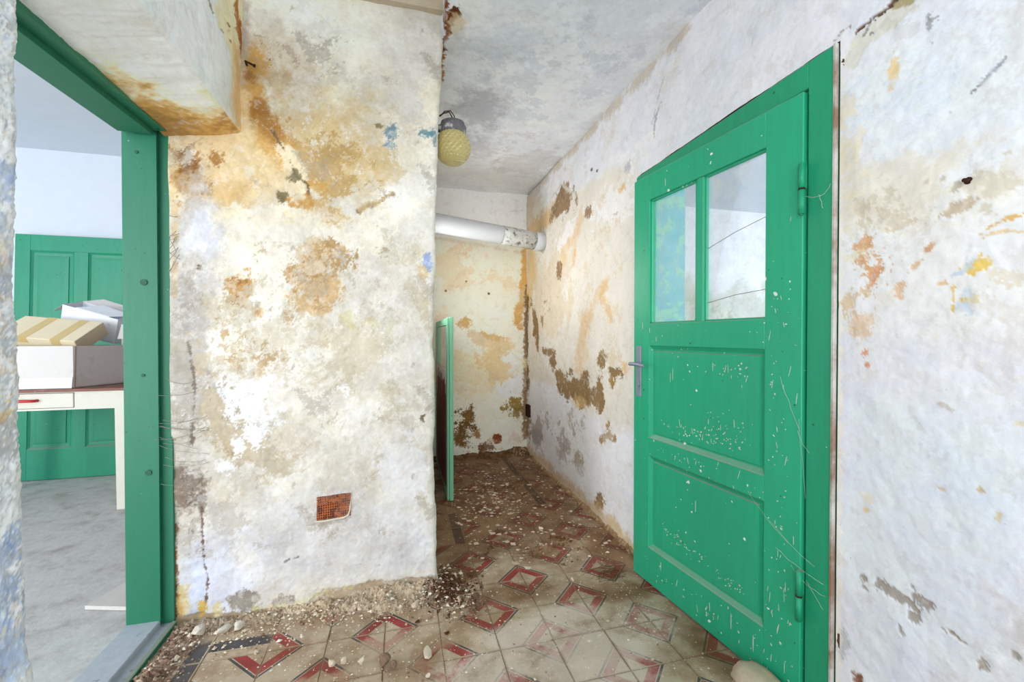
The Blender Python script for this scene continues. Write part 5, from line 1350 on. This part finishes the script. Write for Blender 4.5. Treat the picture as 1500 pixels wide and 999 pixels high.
# big pale stone keeping the green door ajar
bm = bmesh.new(); bmesh.ops.create_cube(bm, size=1)
bmesh.ops.subdivide_edges(bm, edges=bm.edges, cuts=5, use_grid_fill=True)
for v in bm.verts:
    p = v.co; l = max(abs(p.x), abs(p.y), abs(p.z)) * 2; q = p.normalized() * .62
    v.co = p.lerp(q, .5)
    v.co += v.co * (.05 * math.sin(9 * p.x + 2) + .05 * math.sin(8 * p.y) + .04 * math.sin(11 * p.z + 1))
    v.co = Vector((v.co.x * .105, v.co.y * .17, v.co.z * .064))
zm = min(v.co.z for v in bm.verts)
for v in bm.verts: v.co.z -= zm
me = bpy.data.meshes.new('stone'); bm.to_mesh(me); bm.free(); me.materials.append(M['brick'])
for f in me.polygons: f.use_smooth = True
o = link('stone', me, None, (1.10, 1.085, 0)); o.rotation_euler = (0, 0, math.radians(8)); setp(o, 'big pale pinkish stone lying against the foot of the green door', 'stone')

# dry twigs lying at the free edge of the green door
b = MB()
for k in range(60):
    x, y = rng.normal(1.0, .06), rng.normal(1.86, .035); a = rng.normal(.1, .5); l = rng.uniform(.015, .06)
    if x + l > 1.07: continue
    b.tube([(x - l * math.cos(a), y - l * math.sin(a), .002), (x, y, rng.uniform(.003, .010)), (x + l * math.cos(a), y + l * math.sin(a), .002)], .0011, 4)
setp(b.build('dry_twigs', M['straw']), 'dry brown twigs and straw lying at the free edge of the door', kind='stuff')
# cobwebs on the hinge side of the door
b = MB(); r3 = random.Random(5)
def strand(p, q, sag, r=.0006, n=7):
    p, q = Vector(p), Vector(q)
    b.tube([p.lerp(q, k / n) + Vector((r3.gauss(0, .0012), r3.gauss(0, .0012), -sag * 4 * (k / n) * (1 - k / n) + r3.gauss(0, .0012))) for k in range(n + 1)], r, 4)
for (za, zb, ya, yb) in ((1.58, 1.56, 1.02, .965), (1.56, 1.52, .968, .962), (1.56, 1.585, .968, .943), (1.02, .86, 1.09, 1.03), (.86, .80, 1.03, 1.0), (.55, .47, 1.12, .98), (.47, .43, 1.1, .95), (.44, .40, 1.05, .945), (.42, .36, 1.0, .95), (.62, .50, 1.2, 1.06), (.9, .66, 1.028, 1.01)):
    xa = 1.176 - max(0, ya - 1.025) * .114; xb = 1.183 - max(0, yb - 1.025) * .114
    strand((xa - .003, ya, za), (xb - .003, yb, zb), r3.uniform(.0, .015), r3.uniform(.0003, .0005))
setp(b.build('cobweb', M['web']), 'dusty cobweb threads across the hinge side of the green door', kind='stuff')
# cobwebs and dirt by the left jamb
b = MB()
for k in range(14):
    z = .74 + r3.gauss(0, .07); strand((-.885 + r3.uniform(-.05, .0), 1.945, z), (-.80 + r3.uniform(0, .06), 1.953, z + r3.gauss(0, .03)), r3.uniform(.005, .02), .0006)
for k in range(12):
    z = 1.49 + r3.gauss(0, .05); strand((-.882, 1.95, z), (-.86 + r3.uniform(-.01, .02), 1.95, z + r3.gauss(0, .03)), .004, .0011, 4)
setp(b.build('cobweb', plain('old_grey_cobweb', (150, 142, 132), .95, .1, 30, 0)), 'dusty cobweb threads between the left door jamb and the plaster', kind='stuff')

# ================================================================== LEFT ROOM
# ---- panelled door leaf leaning on the end wall
DX0, DX1, DH = -2.99, -2.12, 1.972
ld = empty('panel_door', (-2.555, 4.21, .004)); setp(ld, 'loose green four-panel door leaning upright against the white wall', 'door')
ld.rotation_euler = (math.radians(-2.2), 0, 0)
W = DX1 - DX0; hw = W / 2
b = MB()
def dm(x0, x1, z0, z1): b.box(x0, x1, 0, .038, z0, z1, bev=.002)
dm(-hw, -hw + .10, 0, DH); dm(hw - .10, hw, 0, DH); dm(-hw + .099, hw - .099, DH - .13, DH); dm(-hw + .099, hw - .099, 0, .245); dm(-hw + .099, hw - .099, .86, 1.0)
dm(-.048, .048, .244, .861); dm(-.048, .048, .999, DH - .129)
b.build('door_leaf', M['green_far'], ld)
for (x0, x1) in ((-hw + .1, -.048), (.048, hw - .1)):
    for (z0, z1) in ((.245, .86), (1.0, DH - .13)):
        b = MB()
        rings = [[(x0 + d, y, z0 + d), (x1 - d, y, z0 + d), (x1 - d, y, z1 - d), (x0 + d, y, z1 - d)] for d, y in ((-.002, .003), (.014, .014), (.038, .016), (.041, .010), (.06, .009))]
        V = [[b.bm.verts.new(p) for p in r] for r in rings]
        for A2, B2 in zip(V[:-1], V[1:]):
            for k in range(4): b.face([A2[k], A2[(k + 1) % 4], B2[(k + 1) % 4], B2[k]])
        b.face(V[-1]); b.box(x0 - .002, x1 + .002, .02, .03, z0 - .002, z1 + .002)
        b.build('panel', M['green_far'], ld)
# ---- table
tb = empty('kitchen_table', (-2.32, 3.68, 0)); setp(tb, 'old cream kitchen table with brown top and one drawer', 'table')
TX0, TX1, TY0, TY1, TZ = -2.885, -1.785, 3.37, 3.98, .812
def trel(mb, name, mat, lbl=None):
    o = mb.build(name, mat, tb); o.matrix_parent_inverse = Matrix.Translation(-tb.location)
    if lbl: o['label'] = lbl
    return o
b = MB(); b.box(TX0 - .01, TX1 + .045, TY0 - .012, TY1 + .01, TZ - .018, TZ, bev=.003); trel(b, 'table_top', M['table_top'], 'brown table top')
b = MB(); AZ0, AZ1 = .676, TZ - .0185
b.box(TX0 + .055, TX1 - .055, TY1 - .03, TY1 - .008, AZ0, AZ1); b.box(TX0 + .008, TX0 + .03, TY0 + .055, TY1 - .055, AZ0, AZ1); b.box(TX1 - .03, TX1 - .008, TY0 + .055, TY1 - .055, AZ0, AZ1)
b.box(-2.06, TX1 - .055, TY0 + .006, TY0 + .028, AZ0, AZ1); b.box(TX0 + .055, -2.58, TY0 + .006, TY0 + .028, AZ0, AZ1); b.box(-2.58, -2.06, TY0 + .006, TY0 + .028, AZ0, AZ0 + .012); b.box(-2.58, -2.06, TY0 + .006, TY0 + .028, AZ1 - .006, AZ1)
trel(b, 'apron', M['table_white'])
b = MB(); b.box(-2.577, -2.063, TY0 + .001, TY0 + .022, AZ0 + .0145, AZ1 - .009, bev=.003); b.box(-2.56, -2.08, TY0 + .022, TY0 + .4, AZ0 + .018, AZ1 - .02)
dr = trel(b, 'drawer', M['table_white'])
b = MB(); b.tube([(-2.395, TY0 + .004, .742), (-2.393, TY0 - .022, .742), (-2.375, TY0 - .028, .743), (-2.27, TY0 - .028, .743), (-2.252, TY0 - .022, .742), (-2.25, TY0 + .004, .742)], .009, 8)
o = b.build('drawer_handle', M['red'], dr); o.matrix_parent_inverse = (dr.matrix_parent_inverse).copy(); o.matrix_parent_inverse = Matrix.Translation(-tb.location) @ Matrix.Identity(4); o.matrix_parent_inverse = Matrix.Identity(4); o['label'] = 'red drawer pull'
for (x, sx) in ((TX0, 1), (TX1, -1)):
    for (y, sy) in ((TY0, 1), (TY1, -1)):
        b = MB()
        top = [(x, y), (x + .056 * sx, y), (x + .056 * sx, y + .078 * sy), (x, y + .078 * sy)]; bot = [(x + .001 * sx, y + .001 * sy), (x + .05 * sx, y + .001 * sy), (x + .05 * sx, y + .066 * sy), (x + .001 * sx, y + .066 * sy)]
        R = [[b.bm.verts.new((p[0], p[1], z)) for p in q] for q, z in ((bot, .001), (top, .66), (top, AZ1))]
        b.face(R[0]); b.face(R[2])
        for A2, B2 in zip(R[:-1], R[1:]):
            for k in range(4):
                f = b.face([A2[k], A2[(k + 1) % 4], B2[(k + 1) % 4], B2[k]])
                if sx == -1 and k == 3: f.material_index = 1
        trel(b, 'leg', [M['table_white'], M['table_pink']])
# ---- cartons on the table
def shell(mb, P, z0, z1, th=.006, floor_=True):
    """Open carton with walls of real thickness over the plan polygon P."""
    n = len(P); cx_ = sum(p[0] for p in P) / n; cy_ = sum(p[1] for p in P) / n
    I = [(cx_ + (p[0] - cx_) * (1 - th * 4), cy_ + (p[1] - cy_) * (1 - th * 4)) for p in P]
    for k in range(n):
        k2 = (k + 1) % n
        mb.prism([(P[k][0], P[k][1], z0), (P[k2][0], P[k2][1], z0), (I[k2][0], I[k2][1], z0), (I[k][0], I[k][1], z0)], (0, 0, z1 - z0))
    if floor_: mb.prism([(p[0], p[1], z0) for p in P], (0, 0, .006))
bx = empty('cardboard_box', (-2.2, 3.55, TZ)); setp(bx, 'large open grey-white carton on the table, biggest of the pile', 'box', 'cartons piled on the table')
def brel(mb, name, mat, root, lbl=None):
    o = mb.build(name, mat, root)
    if lbl: o['label'] = lbl
    return o
b = MB(); shell(b, [(-.36, -.155), (.122, -.155), (.29, .19), (-.36, .19)], .002, .276); brel(b, 'carton', M['carton'], bx)
b = MB(); b.prism([(-.36, -.158, .002), (.118, -.158, .002), (.124, -.160, .072), (-.36, -.160, .070)], (0, -.003, 0)); brel(b, 'flap', M['white_box'], bx, 'white folded lower flap')
b = MB(); b.prism([(.128, -.158, .0), (.136, -.158, .275), (.138, -.150, .275), (.13, -.15, .0)], (0, .004, 0)); brel(b, 'corner_tab', M['carton_in'], bx)
def tilted(name, loc, dims, eul, mat, label, tapes=(), openflaps=False, extra=None):
    r = empty(name, loc); r.rotation_euler = tuple(math.radians(a) for a in eul); setp(r, label, 'box', 'cartons piled on the table')
    lx, ly, lz = dims
    b = MB()
    if openflaps: shell(b, [(-lx / 2, -ly / 2), (lx / 2, -ly / 2), (lx / 2, ly / 2), (-lx / 2, ly / 2)], -lz / 2, lz / 2, .006)
    else: b.box(-lx / 2, lx / 2, -ly / 2, ly / 2, -lz / 2, lz / 2, bev=.003)
    brel(b, 'carton', mat, r)
    for (x, w) in tapes:
        b = MB(); b.box(x, x + w, -ly / 2 - .0008, ly / 2 + .0008, lz / 2 - .04, lz / 2 + .0012); brel(b, 'tape', M['tape'], r, 'yellowed parcel tape')
    if openflaps:
        for (p, mt) in openflaps:
            b = MB(); b.prism(p, (.001, .002, .004)); brel(b, 'flap', mt, r)
    if extra: extra(r)
    return r
def bluemark(r):
    b = MB(); b.box(-.17, -.12, -.1265, -.125, -.03, .0); brel(b, 'print_mark', M['blue'], r, 'blue printed mark')
tilted('cardboard_box', (-2.315, 3.60, 1.165), (.50, .25, .10), (33, 5, -9), M['beige_box'], 'cream closed carton with yellowed tape, lying tilted on the big carton', tapes=((-.10, .06), (.10, .06)), extra=bluemark)
tilted('cardboard_box', (-2.205, 3.86, 1.255), (.37, .16, .19), (12, 17, -6), M['white_box'], 'white open carton tipped up behind the cream taped one', openflaps=[([(-.185, -.08, .095), (-.185, .08, .095), (-.25, .07, .03), (-.25, -.07, .02)], M['carton']), ([(-.185, .08, .095), (.185, .08, .095), (.25, .15, .12), (-.10, .15, .13)], M['carton']), ([(-.10, -.08, .096), (.12, -.08, .096), (.20, .03, .11), (-.02, .05, .12)], M['white_box'])])
tilted('cardboard_box', (-1.855, 3.80, 1.15), (.25, .20, .17), (-6, -3, 5), M['carton'], 'grey open carton at the right of the pile behind the jamb', openflaps=[([(-.125, -.10, .075), (.125, -.10, .075), (.128, -.15, -.03), (-.128, -.145, -.025)], M['carton']), ([(-.125, .10, .075), (.125, .10, .075), (.125, .17, .10), (-.125, .17, .12)], M['carton_in'])])
# ---- scrap board on the floor
b = MB(); b.prism([(-1.29, 2.16, .004), (-1.02, 2.08, .004), (-1.0, 2.30, .004), (-1.22, 2.37, .004)], (0, 0, .016)); 
setp(b.build('scrap_board', M['plank']), 'pale scrap of board lying on the grey floor behind the jamb', 'board')
